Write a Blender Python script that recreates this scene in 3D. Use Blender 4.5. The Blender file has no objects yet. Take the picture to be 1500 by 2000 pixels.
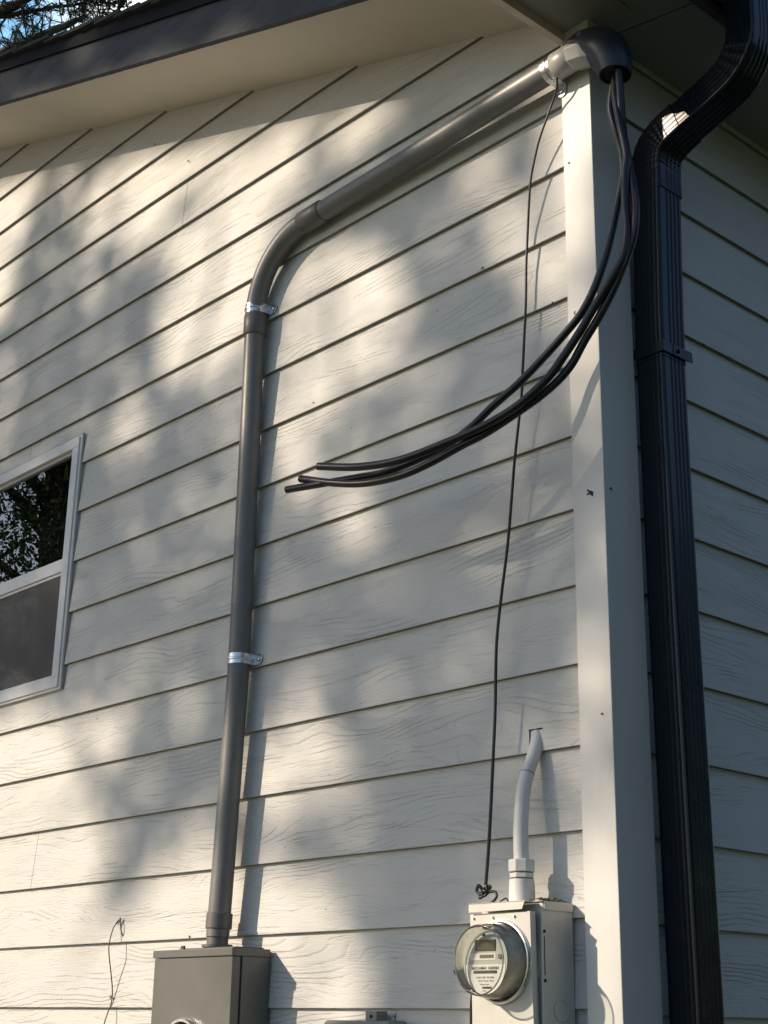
import bpy, bmesh, math, random
from mathutils import Vector, Matrix, Quaternion
R = math.radians
scene = bpy.context.scene
col = scene.collection

# ------------------------------------------------------------------ camera
CAM = Vector((1.9393, -2.4175, -2.1795)); YAW, PITCH, ROLL = -0.8325, 0.3371, 0.0170
fwd = Vector((math.sin(YAW)*math.cos(PITCH), math.cos(YAW)*math.cos(PITCH), math.sin(PITCH)))
rt = fwd.cross(Vector((0, 0, 1))).normalized(); up = rt.cross(fwd)
c_, s_ = math.cos(ROLL), math.sin(ROLL)
rt, up = rt*c_ + up*s_, up*c_ - rt*s_
cd = bpy.data.cameras.new('camera'); cam = bpy.data.objects.new('camera', cd); col.objects.link(cam)
m = Matrix((rt, up, -fwd)).transposed().to_4x4(); m.translation = CAM; cam.matrix_world = m
cd.sensor_fit = 'VERTICAL'; cd.sensor_height = 24; cd.lens = 2875.2/2000*24
cd.clip_start = 0.05; cd.clip_end = 2000
scene.camera = cam

# ------------------------------------------------------------------ sky, sun, exposure
SUN = Vector((-0.807, -1.0, 0.65)).normalized()
SUN_EL = math.asin(SUN.z); SUN_ROT = math.atan2(SUN.x, SUN.y)
world = bpy.data.worlds.new('World'); scene.world = world; world.use_nodes = True
wn, wl = world.node_tree.nodes, world.node_tree.links
wn.clear()
wo = wn.new('ShaderNodeOutputWorld'); bg = wn.new('ShaderNodeBackground'); sky = wn.new('ShaderNodeTexSky')
sky.sky_type = 'NISHITA'; sky.sun_disc = False; sky.sun_elevation = SUN_EL; sky.sun_rotation = SUN_ROT
sky.air_density = 1.0; sky.dust_density = 1.0; sky.ozone_density = 2.5
# a few bright clouds mixed into the sky by direction
tc = wn.new('ShaderNodeTexCoord'); nz = wn.new('ShaderNodeTexNoise'); nz.inputs['Scale'].default_value = 2.2; nz.inputs['Detail'].default_value = 6
cr = wn.new('ShaderNodeMapRange'); cr.inputs[1].default_value = 0.62; cr.inputs[2].default_value = 0.78
dotn = wn.new('ShaderNodeVectorMath'); dotn.operation = 'DOT_PRODUCT'; dotn.inputs[1].default_value = Vector((-0.635, 0.445, 0.625)).normalized()
mr2 = wn.new('ShaderNodeMapRange'); mr2.inputs[1].default_value = 0.9915; mr2.inputs[2].default_value = 0.9975
mx0 = wn.new('ShaderNodeMath'); mx0.operation = 'MAXIMUM'
mix = wn.new('ShaderNodeMixRGB'); mix.inputs[2].default_value = (13, 13, 12.5, 1)
wl.new(tc.outputs['Generated'], nz.inputs['Vector']); wl.new(nz.outputs['Fac'], cr.inputs[0])
wl.new(tc.outputs['Generated'], dotn.inputs[0]); wl.new(dotn.outputs['Value'], mr2.inputs[0])
wl.new(cr.outputs[0], mx0.inputs[0]); wl.new(mr2.outputs[0], mx0.inputs[1])
wl.new(mx0.outputs[0], mix.inputs[0]); wl.new(sky.outputs[0], mix.inputs[1])
# brighter thin-haze blue around that cloud
mr3 = wn.new('ShaderNodeMapRange'); mr3.inputs[1].default_value = 0.93; mr3.inputs[2].default_value = 0.985; mr3.interpolation_type = 'SMOOTHSTEP'
mixb = wn.new('ShaderNodeMixRGB'); mixb.inputs[2].default_value = (2.8, 5.8, 9.2, 1)
wl.new(dotn.outputs['Value'], mr3.inputs[0]); wl.new(mr3.outputs[0], mixb.inputs[0]); wl.new(sky.outputs[0], mixb.inputs[1]); wl.new(mixb.outputs[0], mix.inputs[1])
wl.new(mix.outputs[0], bg.inputs[0]); bg.inputs[1].default_value = 0.104
wl.new(bg.outputs[0], wo.inputs[0])
sd = bpy.data.lights.new('sun', 'SUN'); sd.energy = 4.5; sd.angle = R(0.8); sd.color = (1.0, 0.83, 0.64)
so = bpy.data.objects.new('sun', sd); col.objects.link(so)
so.rotation_euler = (-SUN).to_track_quat('-Z', 'Y').to_euler(); so.location = (-9, -11, 9)
scene.view_settings.view_transform = 'Standard'; scene.view_settings.look = 'None'
scene.view_settings.exposure = 0.43; scene.view_settings.gamma = 1

# ------------------------------------------------------------------ helpers
class MB:
    def __init__(s): s.v = []; s.f = []; s.m = []
    def add(s, vs, fs, mi=0):
        o = len(s.v); s.v += [tuple(v) for v in vs]
        for f in fs: s.f.append(tuple(i+o for i in f)); s.m.append(mi)
    def box(s, x0, x1, y0, y1, z0, z1, mi=0, M=None):
        vs = [Vector((x, y, z)) for x in (x0, x1) for y in (y0, y1) for z in (z0, z1)]
        if M: vs = [M @ v for v in vs]
        s.add(vs, [(0,1,3,2), (4,6,7,5), (0,4,5,1), (2,3,7,6), (0,2,6,4), (1,5,7,3)], mi)
    def tube(s, pts, r, n=20, caps=True, mi=0, ell=None):
        pts = [Vector(p) for p in pts]; N = len(pts)
        rr = r if isinstance(r, (list, tuple)) else [r]*N
        T = []
        for i in range(N):
            a = pts[max(i-1, 0)]; b = pts[min(i+1, N-1)]
            t = (b-a); T.append(t.normalized() if t.length > 1e-9 else (T[-1] if T else Vector((0,0,1))))
        u = T[0].orthogonal().normalized(); vs = []
        for i in range(N):
            if i: u = (T[i-1].rotation_difference(T[i]) @ u).normalized()
            w = T[i].cross(u)
            for k in range(n):
                a = 2*math.pi*k/n; vs.append(pts[i] + (u*math.cos(a) + w*math.sin(a))*rr[i])
        fs = [(i*n+k, i*n+(k+1)%n, (i+1)*n+(k+1)%n, (i+1)*n+k) for i in range(N-1) for k in range(n)]
        if caps: fs += [tuple(range(n))[::-1], tuple((N-1)*n+k for k in range(n))]
        s.add(vs, fs, mi)
    def rings(s, rings, closed_ends=True, mi=0):
        n = len(rings[0]); vs = [v for r_ in rings for v in r_]; N = len(rings)
        fs = [(i*n+k, i*n+(k+1)%n, (i+1)*n+(k+1)%n, (i+1)*n+k) for i in range(N-1) for k in range(n)]
        if closed_ends: fs += [tuple(range(n))[::-1], tuple((N-1)*n+k for k in range(n))]
        s.add(vs, fs, mi)
    def prism(s, poly, f, mi=0):      # poly: 2-d points, f maps (u,v,k) k=0/1 to 3-d
        n = len(poly); vs = [f(u, v, 0) for u, v in poly] + [f(u, v, 1) for u, v in poly]
        s.add(vs, [tuple(range(n)), tuple(range(2*n-1, n-1, -1))] + [(k, k+n, (k+1)%n+n, (k+1)%n) for k in range(n)], mi)
    def build(s, name, mats, parent=None, bevel=0, smooth=None, seg=2):
        o0 = ORG.get(parent.name if parent else '', Vector((0, 0, 0)))
        me = bpy.data.meshes.new(name); me.from_pydata([tuple(Vector(v)-o0) for v in s.v], [], s.f)
        mats = mats if isinstance(mats, (list, tuple)) else [mats]
        for mm in mats: me.materials.append(mm)
        me.polygons.foreach_set('material_index', s.m)
        bm = bmesh.new(); bm.from_mesh(me)
        if len(bm.faces) < 30000: bmesh.ops.recalc_face_normals(bm, faces=bm.faces)
        bm.to_mesh(me); bm.free()
        o = bpy.data.objects.new(name, me); col.objects.link(o)
        if parent: o.parent = parent; ORG[o.name] = o0
        if bevel:
            b = o.modifiers.new('bevel', 'BEVEL'); b.width = bevel; b.segments = seg; b.limit_method = 'ANGLE'; b.angle_limit = R(35)
        if smooth is not None:
            me.polygons.foreach_set('use_smooth', [True]*len(me.polygons))
            e = me.edges; 
            bm = bmesh.new(); bm.from_mesh(me)
            for ed in bm.edges:
                if len(ed.link_faces) == 2 and ed.calc_face_angle(0) > R(smooth): ed.smooth = False
            bm.to_mesh(me); bm.free()
        return o
ORG = {}
def tag(o, label=None, cat=None, group=None, kind=None):
    if label: o['label'] = label
    if cat: o['category'] = cat
    if group: o['group'] = group
    if kind: o['kind'] = kind
    return o
def thing(name, loc, label, cat, group=None):
    o = bpy.data.objects.new(name, None); o.location = loc; o.empty_display_size = 0.05
    col.objects.link(o); ORG[o.name] = Vector(loc); return tag(o, label, cat, group)
def crom(P, n=8):
    P = [Vector(p) for p in P]; Q = [P[0]*2-P[1]] + P + [P[-1]*2-P[-2]]; out = []
    for i in range(1, len(Q)-2):
        a, b, c, d = Q[i-1:i+3]
        for k in range(n):
            t = k/n; out.append(0.5*((2*b) + (c-a)*t + (2*a-5*b+4*c-d)*t*t + (3*b-a-3*c+d)*t**3))
    out.append(P[-1]); return out

# ------------------------------------------------------------------ materials
def mat(name, base, rough=0.6, metal=0, spec=0.5, noise=0.0, nscale=8, bump=0, bscale=200, coat=0, var2=None, stretch=(1,1,1)):
    m = bpy.data.materials.new(name); m.use_nodes = True; nt = m.node_tree; N, L = nt.nodes, nt.links
    p = N['Principled BSDF']; p.inputs['Base Color'].default_value = (*base, 1); p.inputs['Roughness'].default_value = rough
    p.inputs['Metallic'].default_value = metal; p.inputs['Specular IOR Level'].default_value = spec; p.inputs['Coat Weight'].default_value = coat
    if noise or bump:
        t = N.new('ShaderNodeTexCoord'); mp = N.new('ShaderNodeMapping'); mp.inputs['Scale'].default_value = stretch
        L.new(t.outputs['Object'], mp.inputs['Vector'])
    if noise:
        n = N.new('ShaderNodeTexNoise'); n.inputs['Scale'].default_value = nscale; n.inputs['Detail'].default_value = 6; n.inputs['Roughness'].default_value = .65
        L.new(mp.outputs[0], n.inputs['Vector'])
        r = N.new('ShaderNodeValToRGB'); d2 = var2 or tuple(c*(1-noise) for c in base)
        r.color_ramp.elements[0].position = .35; r.color_ramp.elements[1].position = .65
        r.color_ramp.elements[0].color = (*d2, 1); r.color_ramp.elements[1].color = (*base, 1)
        L.new(n.outputs['Fac'], r.inputs[0]); L.new(r.outputs[0], p.inputs['Base Color'])
        rr = N.new('ShaderNodeMapRange'); rr.inputs[3].default_value = rough*0.8; rr.inputs[4].default_value = min(1, rough*1.2)
        L.new(n.outputs['Fac'], rr.inputs[0]); L.new(rr.outputs[0], p.inputs['Roughness'])
    if bump:
        n2 = N.new('ShaderNodeTexNoise'); n2.inputs['Scale'].default_value = bscale; n2.inputs['Detail'].default_value = 4
        L.new(mp.outputs[0], n2.inputs['Vector'])
        b = N.new('ShaderNodeBump'); b.inputs['Strength'].default_value = 1; b.inputs['Distance'].default_value = bump
        L.new(n2.outputs['Fac'], b.inputs['Height']); L.new(b.outputs[0], p.inputs['Normal'])
    return m

def siding_mat(name, base, off):
    """painted fibre-cement lap boards with embossed cathedral wood grain, different on every board"""
    m = bpy.data.materials.new(name); m.use_nodes = True; nt = m.node_tree; N, L = nt.nodes, nt.links
    p = N['Principled BSDF']; p.inputs['Roughness'].default_value = .62; p.inputs['Specular IOR Level'].default_value = .35
    def M(op, a, b=None, c=None):
        n = N.new('ShaderNodeMath'); n.operation = op
        for i, v in enumerate((a, b, c)):
            if v is None: continue
            if isinstance(v, (int, float)): n.inputs[i].default_value = v
            else: L.new(v, n.inputs[i])
        return n.outputs[0]
    def noise(x, y, z, det=2, rough=.5, dist=0):
        cb = N.new('ShaderNodeCombineXYZ')
        for i, v in enumerate((x, y, z)):
            if isinstance(v, (int, float)): cb.inputs[i].default_value = v
            else: L.new(v, cb.inputs[i])
        n = N.new('ShaderNodeTexNoise'); n.inputs['Scale'].default_value = 1; n.inputs['Detail'].default_value = det
        n.inputs['Roughness'].default_value = rough; n.inputs['Distortion'].default_value = dist
        L.new(cb.outputs[0], n.inputs['Vector']); return n.outputs['Fac']
    def sm(v, a, b, x=0, y=1):
        r = N.new('ShaderNodeMapRange'); r.interpolation_type = 'SMOOTHSTEP'
        for i, q in zip((1, 2, 3, 4), (a, b, x, y)): r.inputs[i].default_value = q
        L.new(v, r.inputs[0]); return r.outputs[0]
    t = N.new('ShaderNodeTexCoord'); sp = N.new('ShaderNodeSeparateXYZ'); L.new(t.outputs['Object'], sp.inputs[0])
    u = M('ADD', sp.outputs[0], sp.outputs[1]); v = sp.outputs[2]
    b = M('FLOOR', M('DIVIDE', M('ADD', v, off), 0.178))
    wn_ = N.new('ShaderNodeTexWhiteNoise'); wn_.noise_dimensions = '1D'; L.new(b, wn_.inputs['W']); rnd = wn_.outputs['Value']
    ro = M('MULTIPLY', rnd, 91.0)
    jag = noise(M('MULTIPLY', u, 45), M('MULTIPLY', v, 60), ro, 2)
    v2 = M('ADD', v, M('MULTIPLY', jag, .006))
    n1 = noise(M('ADD', M('MULTIPLY', u, 1.3), ro), M('MULTIPLY', v2, 5.0), ro, 2, .45, .2)
    f = M('FRACT', M('ADD', M('MULTIPLY', n1, 17.0), M('MULTIPLY', v2, 60.0)))
    n3 = noise(M('ADD', M('MULTIPLY', u, 2.4), ro), M('MULTIPLY', v2, 9.0), ro, 3, .6, .1)
    f3 = M('FRACT', M('ADD', M('MULTIPLY', n3, 12.0), M('MULTIPLY', v2, 120.0)))
    g3 = M('MULTIPLY', M('MULTIPLY', sm(f3, 0.0, .15, 0, 1), sm(f3, .15, .55, 1, 0)), sm(noise(M('ADD', M('MULTIPLY', u, 5.0), ro), M('MULTIPLY', v, 30), 2.3, 3, .7), .44, .60))
    groove = M('MULTIPLY', sm(f, 0.0, .10, 0, 1), sm(f, .10, .36, 1, 0))
    mask = sm(noise(M('ADD', M('MULTIPLY', u, 2.1), ro), M('MULTIPLY', v, 13), 7.3, 4, .7), .46, .60)
    fib = noise(M('ADD', M('MULTIPLY', u, 22), ro), M('MULTIPLY', v, 260), ro, 3, .6)
    fib2 = noise(M('ADD', M('MULTIPLY', u, 9), ro), M('MULTIPLY', v, 110), 3.1, 2, .6)
    orange = noise(M('MULTIPLY', u, 170), M('MULTIPLY', v, 170), 1.7, 2, .6)
    h = M('SUBTRACT', M('ADD', M('MULTIPLY', fib, .22), M('ADD', M('MULTIPLY', fib2, .42), M('MULTIPLY', orange, .34))), M('ADD', M('MULTIPLY', M('MULTIPLY', groove, mask), .75), M('MULTIPLY', g3, .34)))
    bp = N.new('ShaderNodeBump'); bp.inputs['Strength'].default_value = 1; bp.inputs['Distance'].default_value = .0019
    L.new(h, bp.inputs['Height']); L.new(bp.outputs[0], p.inputs['Normal'])
    # faint dirt: streaks and specks, small board to board differences
    st = noise(M('MULTIPLY', u, 3.5), M('MULTIPLY', v, 1.2), 4.4, 5, .65)
    spk = sm(noise(M('MULTIPLY', u, 60), M('MULTIPLY', v, 60), 9.9, 2, .5), .745, .775)
    val = M('SUBTRACT', M('ADD', M('ADD', .93, M('MULTIPLY', rnd, .05)), M('MULTIPLY', M('SUBTRACT', st, .5), .12)), M('ADD', M('MULTIPLY', spk, .45), M('MULTIPLY', M('MULTIPLY', groove, mask), .04)))
    mx = N.new('ShaderNodeMixRGB'); mx.blend_type = 'MULTIPLY'; mx.inputs[0].default_value = 1; mx.inputs[1].default_value = (*base, 1)
    L.new(val, mx.inputs[2]); L.new(mx.outputs[0], p.inputs['Base Color'])
    return m

M_SIDE = siding_mat('cream_lap_siding', (.578, .573, .548), 0.0)
M_SIDE2 = siding_mat('cream_lap_siding_skylit', (.575, .580, .580), 0.0093)  # same cream boards, base tinted blue to carry the side wall's skylight
M_UNDER = mat('shadowed_board_edge', (.24, .225, .18), .85, noise=.35, nscale=12, stretch=(1,1,.2))  # dark olive paints in the shadow line under each lap
M_TRIM = mat('cream_corner_paint', (.59, .588, .566), .5, noise=.10, nscale=5, bump=.0004, bscale=300, stretch=(1,1,.25))
M_RSOF = mat('beige_rake_soffit_bounce_lit', (.66, .60, .50), .7, noise=.08, nscale=3, bump=.0003, bscale=240)  # soffit paint lightened to carry sunlight bounced from wall and ground
M_SOFF = mat('shade_darkened_eave_soffit', (.24, .23, .225), .7, noise=.10, nscale=3, bump=.0003, bscale=240)  # soffit colour darkened to carry the deep shade under the eave
M_FASC = mat('worn_dark_grey_fascia', (.072, .076, .086), .75, spec=.25, noise=.6, nscale=9, var2=(.040, .042, .048), bump=.0012, bscale=35, stretch=(.5,1,3))
M_DRIP = mat('dark_drip_edge', (.012, .014, .02), .8, spec=.15, noise=.4, nscale=20)
M_SHIN = mat('asphalt_shingle', (.035, .034, .033), .9, noise=.5, nscale=60, bump=.003, bscale=150)
M_DARK = mat('dark_gap', (.012, .011, .01), .9)
M_VINYL = mat('white_vinyl', (.66, .67, .68), .38, noise=.10, nscale=12)
M_CAULK = mat('grey_caulk', (.40, .38, .34), .7, noise=.2, nscale=40)
M_CURT = mat('room_dark', (.02, .02, .02), .9)
M_PVC = mat('dark_grey_conduit_paint', (.150, .151, .149), .42, noise=.16, nscale=28, spec=.5)
M_PVC2 = mat('darker_grey_coupling', (.112, .111, .107), .42, noise=.12, nscale=20)
M_BOX = mat('taupe_enclosure_paint', (.12, .123, .116), .36, noise=.10, nscale=11, bump=.0002, bscale=300)
M_GALV = mat('galvanised_steel', (.72, .74, .76), .28, metal=1, noise=.25, nscale=60)
M_BLKM = mat('black_painted_aluminium', (.0040, .0078, .0135), .27, noise=.2, nscale=30, spec=.30, coat=.1)
M_BLK = mat('black_plastic', (.017, .021, .027), .38, noise=.2, nscale=40)
M_HUB = mat('light_grey_hub', (.42, .41, .41), .4, noise=.1, nscale=30)
M_CABLE = mat('black_cable_jacket', (.010, .011, .013), .34, noise=.3, nscale=90)
M_CABLER = mat('cable_red_stripe', (.15, .02, .018), .4)
M_COPPER = mat('cut_metal_strands', (.42, .36, .30), .4, metal=.8)
M_WIRE = mat('thin_black_wire', (.012, .015, .014), .45)
M_WIREB = mat('dull_brown_wire', (.075, .062, .045), .6)
M_OLD = mat('old_painted_conduit', (.60, .61, .60), .5, noise=.14, nscale=18, bump=.0004, bscale=120)
M_OLDB = mat('old_painted_meter_box', (.56, .55, .51), .42, noise=.12, nscale=14, bump=.0003, bscale=160)
M_FACE = mat('meter_face_grey', (.33, .34, .32), .5)
M_LABEL = mat('meter_label_white', (.58, .58, .57), .5)
M_LCD = mat('lcd_olive', (.032, .036, .022), .6, spec=.2)
M_INK = mat('ink', (.07, .07, .07), .6)
M_METIN = mat('meter_inner_metal', (.55, .55, .52), .5, metal=.2, noise=.4, nscale=25)
M_TAG = mat('grey_sticker', (.09, .095, .105), .5)
M_TEL = mat('grey_plastic_box', (.20, .21, .20), .5, noise=.1, nscale=20)
M_DIRT = mat('dirt_crumbs', (.05, .042, .03), .95)
M_BARK = mat('bark', (.09, .065, .05), .95, noise=.6, nscale=14, bump=.01, bscale=30)
M_LICH = mat('lichened_bark', (.20, .21, .18), .95, noise=.75, nscale=9, bump=.01, bscale=24)

def leaf_mat(name, a, b, trans=.25, rough=.5):
    m = bpy.data.materials.new(name); m.use_nodes = True; N, L = m.node_tree.nodes, m.node_tree.links
    p = N['Principled BSDF']; p.inputs['Roughness'].default_value = rough
    g = N.new('ShaderNodeNewGeometry'); r = N.new('ShaderNodeValToRGB')
    r.color_ramp.elements[0].color = (*a, 1); r.color_ramp.elements[1].color = (*b, 1)
    L.new(g.outputs['Random Per Island'], r.inputs[0]); L.new(r.outputs[0], p.inputs['Base Color'])
    tr = N.new('ShaderNodeBsdfTranslucent'); L.new(r.outputs[0], tr.inputs[0]); ms = N.new('ShaderNodeMixShader'); ms.inputs[0].default_value = trans
    L.new(p.outputs[0], ms.inputs[1]); L.new(tr.outputs[0], ms.inputs[2]); L.new(ms.outputs[0], N['Material Output'].inputs[0])
    return m
M_LEAF = leaf_mat('broad_leaves', (.045, .08, .022), (.12, .16, .035), .3)
M_LEAF2 = leaf_mat('dark_leaves', (.02, .035, .014), (.07, .10, .03), .25)
M_NEED = leaf_mat('pine_needles', (.035, .06, .035), (.11, .14, .07), .1)

def glass_mat(name, ior, tint=(1, 1, 1), rough=0.0, min_refl=0.0):
    m = bpy.data.materials.new(name); m.use_nodes = True; N, L = m.node_tree.nodes, m.node_tree.links; N.remove(N['Principled BSDF'])
    fr = N.new('ShaderNodeFresnel'); fr.inputs[0].default_value = ior
    gl = N.new('ShaderNodeBsdfGlossy'); gl.inputs['Roughness'].default_value = rough
    tr = N.new('ShaderNodeBsdfTransparent'); tr.inputs[0].default_value = (*tint, 1)
    ad = N.new('ShaderNodeMath'); ad.operation = 'ADD'; ad.use_clamp = True; ad.inputs[1].default_value = min_refl
    ms = N.new('ShaderNodeMixShader'); L.new(fr.outputs[0], ad.inputs[0]); L.new(ad.outputs[0], ms.inputs[0])
    L.new(tr.outputs[0], ms.inputs[1]); L.new(gl.outputs[0], ms.inputs[2]); L.new(ms.outputs[0], N['Material Output'].inputs[0])
    return m
M_GLASS = glass_mat('window_glass', 1.9, (.55, .6, .58), 0, .12)
M_DOME = glass_mat('meter_glass', 1.30, (.93, .94, .91), 0.03, .0)
def screen_mat():
    m = bpy.data.materials.new('insect_screen'); m.use_nodes = True; N, L = m.node_tree.nodes, m.node_tree.links
    p = N['Principled BSDF']; p.inputs['Base Color'].default_value = (.085, .08, .078, 1); p.inputs['Roughness'].default_value = .6
    tr = N.new('ShaderNodeBsdfTransparent'); ms = N.new('ShaderNodeMixShader'); ms.inputs[0].default_value = .74
    L.new(tr.outputs[0], ms.inputs[1]); L.new(p.outputs[0], ms.inputs[2]); L.new(ms.outputs[0], N['Material Output'].inputs[0]); return m
M_SCREEN = screen_mat()

# ------------------------------------------------------------------ ground
GZ = -3.75
g = MB(); g.add([(-150, -150, GZ), (150, -150, GZ), (150, 150, GZ), (-150, 150, GZ)], [(0, 1, 2, 3)])
go = g.build('ground', mat('lawn', (.055, .070, .030), .95, noise=.5, nscale=3, var2=(.03, .045, .018), bump=.02, bscale=40)); go['kind'] = 'structure'
g = MB(); g.add([(-14, -4.2, GZ+.006), (-2.3, -4.2, GZ+.006), (-2.3, -.02, GZ+.006), (-14, -.02, GZ+.006)], [(0, 1, 2, 3)])
go = g.build('bounce_gravel_strip', mat('pale_bounce_gravel', (.40, .36, .30), .95, noise=.35, nscale=60, bump=.01, bscale=90)); go['kind'] = 'structure'  # added unseen pale strip, bounces sun up onto the rake soffit

# ------------------------------------------------------------------ house
E_ = 0.178
HX, HY, RX = -8.0, 8.0, -4.0              # far gable corner, far end, ridge
def S(x): return .551 - .344*(x + .93) if x > RX else .551 - .344*(RX + .93) + .344*(x - RX)
house = thing('house', (0, 0, GZ), 'cream lap sided house corner under a brown trimmed gable roof', 'house')
WX0, WX1, WZ0, WZ1 = -3.05, -2.272, -1.150, -0.250     # window outer frame

def lap_wall(axis, a0, a1, off, kmin, kmax, hole=None, clip=None, seams=None):
    mb = MB()
    rnd = random.Random(5)
    def P(a, d, z): return (a, d, z) if axis == 'x' else (-d, a, z)
    def strip(x0, x1, z0, z1, zb):
        t = .0115; f = lambda z: t*(z - zb)/E_
        mb.add([P(x0, f(z0), z0), P(x1, f(z0), z0), P(x1, f(z1), z1), P(x0, f(z1), z1)], [(0, 1, 2, 3)])
    for k in range(kmin, kmax):
        zb = -k*E_ + off; zt = zb + E_
        js = sorted(s for kk, s in (seams or []) if kk == k)
        xs = [a0] + js + [a1]
        for i in range(len(xs)-1):
            x0 = xs[i] + (.0009 if i else 0); x1 = xs[i+1] - (.0009 if i < len(xs)-2 else 0)
            segs = [(x0, x1, zb, zt)]
            if hole:
                hx0, hx1, hz0, hz1 = hole; out = []
                for (p0, p1, q0, q1) in segs:
                    if q1 <= hz0 or q0 >= hz1 or p1 <= hx0 or p0 >= hx1: out.append((p0, p1, q0, q1)); continue
                    if p0 < hx0: out.append((p0, hx0, q0, q1))
                    if p1 > hx1: out.append((hx1, p1, q0, q1))
                    c0, c1 = max(p0, hx0), min(p1, hx1)
                    if q1 > hz1: out.append((c0, c1, hz1, q1))
                    if q0 < hz0: out.append((c0, c1, q0, hz0))
                segs = out
            for s_ in segs: strip(*s_, zb)
            # thick lower edge: a small rounded arris, then the underside
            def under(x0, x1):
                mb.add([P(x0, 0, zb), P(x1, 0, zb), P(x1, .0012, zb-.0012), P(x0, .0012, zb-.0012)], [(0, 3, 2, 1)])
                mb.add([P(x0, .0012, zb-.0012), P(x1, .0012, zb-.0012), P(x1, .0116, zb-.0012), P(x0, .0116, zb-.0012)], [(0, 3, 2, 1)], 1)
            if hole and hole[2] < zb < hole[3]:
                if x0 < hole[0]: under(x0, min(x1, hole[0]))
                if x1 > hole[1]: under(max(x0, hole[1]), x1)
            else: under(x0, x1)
    return mb
seams = [(10, -2.35), (6, -3.0), (2, -2.66), (-2, -1.75), (14, -1.5), (15, -.9)]
gm = lap_wall('x', HX, -0.066, 0.0, -14, 20, hole=(WX0+.012, WX1-.012, WZ0+.012, WZ1-.012), seams=seams)
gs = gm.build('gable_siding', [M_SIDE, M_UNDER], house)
bm = bmesh.new(); bm.from_mesh(gs.data)
for sgn, pt in ((1, (0, 0, S(0))), (-1, (HX, 0, S(HX)))):
    nrm = Vector((.344*sgn, 0, 1)).normalized(); co = Vector(pt) - ORG[house.name] + Vector((0, 0, .012))
    bmesh.ops.bisect_plane(bm, geom=bm.verts[:]+bm.edges[:]+bm.faces[:], plane_co=co, plane_no=nrm, clear_outer=True)
bm.to_mesh(gs.data); bm.free()
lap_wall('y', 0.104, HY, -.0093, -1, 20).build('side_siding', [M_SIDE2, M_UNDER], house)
# sheathing behind the boards (closes the house), and the dark room behind the window
sh = MB()
def sheath_poly(x0, x1, z0, z1f, z1g): sh.add([(x0, .0135, z0), (x1, .0135, z0), (x1, .0135, z1g), (x0, .0135, z1f)], [(0, 1, 2, 3)])
sheath_poly(HX, RX, GZ, S(HX), S(RX)); sheath_poly(RX, WX0+.02, GZ, S(RX), S(WX0+.02)); sheath_poly(WX1-.02, -.0135, GZ, S(WX1-.02), S(-.0135))
sheath_poly(WX0+.02, WX1-.02, GZ, WZ0+.02, WZ0+.02); sheath_poly(WX0+.02, WX1-.02, WZ1-.02, S(WX0+.02), S(WX1-.02))
sh.add([(-.0135, .0135, GZ), (-.0135, HY, GZ), (-.0135, HY, .3), (-.0135, .0135, .3)], [(0, 1, 2, 3)])
sh.add([(HX, .0135, GZ), (HX, HY, GZ), (HX, HY, .3), (HX, .0135, .3)], [(0, 1, 2, 3)])
sh.add([(HX, HY, GZ), (0, HY, GZ), (0, HY, S(0)), (RX, HY, S(RX)), (HX, HY, S(HX))], [(0, 1, 2, 3, 4)])
sh.build('sheathing', M_DARK, house)
# corner board (front face 90 mm, side face 126 mm)
t = MB(); t.prism([(-.068, -.020), (.022, -.020), (.022, .106), (.0, .106), (.0, .002), (-.068, .002)], lambda u, v, k: Vector((u, v, (-3.45, .30)[k])))
ct = t.build('corner_board', M_TRIM, house, bevel=.0018)
f = MB(); f.box(HX+.05, .012, .002, .2, GZ, -3.42); f.box(-.2, .016, .01, HY-.1, GZ, -3.42)
f.build('foundation', mat('grey_concrete', (.32, .31, .29), .9, noise=.3, nscale=6, bump=.002, bscale=60), house)

# rake soffit, fascia, drip edge, shingles, built along the slope for both roof halves
YO = -.300
def slope_slab(x0, x1, y0, y1, d0, d1, mi=0, mb=None):
    mb = mb or MB()
    vs = [(x, y, S(x)+d) for x in (x0, x1) for y in (y0, y1) for d in (d0, d1)]
    mb.add(vs, [(0,1,3,2), (4,6,7,5), (0,4,5,1), (2,3,7,6), (0,2,6,4), (1,5,7,3)], mi); return mb
EX = .282
mb = slope_slab(RX, -.072, YO, .012, 0, .015); slope_slab(2*RX-.28, RX-.0005, YO, .012, 0, .015, mb=mb)
mb.build('rake_soffit', M_RSOF, house)
def fascia_profile(y0, y1, lo, hi, x1, rag=0):
    mb = MB(); rnd = random.Random(3); n = 160; prev = None
    for (xa, xb) in ((x1, RX), (RX, 2*RX-x1)):
        rings = []
        for i in range(n+1):
            x = xa + (xb-xa)*i/n; w = (rnd.random()-.5)*rag
            rings.append([Vector((x, y0, S(x)+lo+w)), Vector((x, y1, S(x)+lo+w)), Vector((x, y1, S(x)+hi)), Vector((x, y0, S(x)+hi))])
        mb.rings(rings)
    return mb
fascia_profile(YO-.020, YO-.0005, -.022, .135, EX, .0012).build('rake_fascia', M_FASC, house)
fascia_profile(YO-.030, YO-.0205, .118, .172, EX).build('drip_edge', M_DRIP, house)
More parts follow.
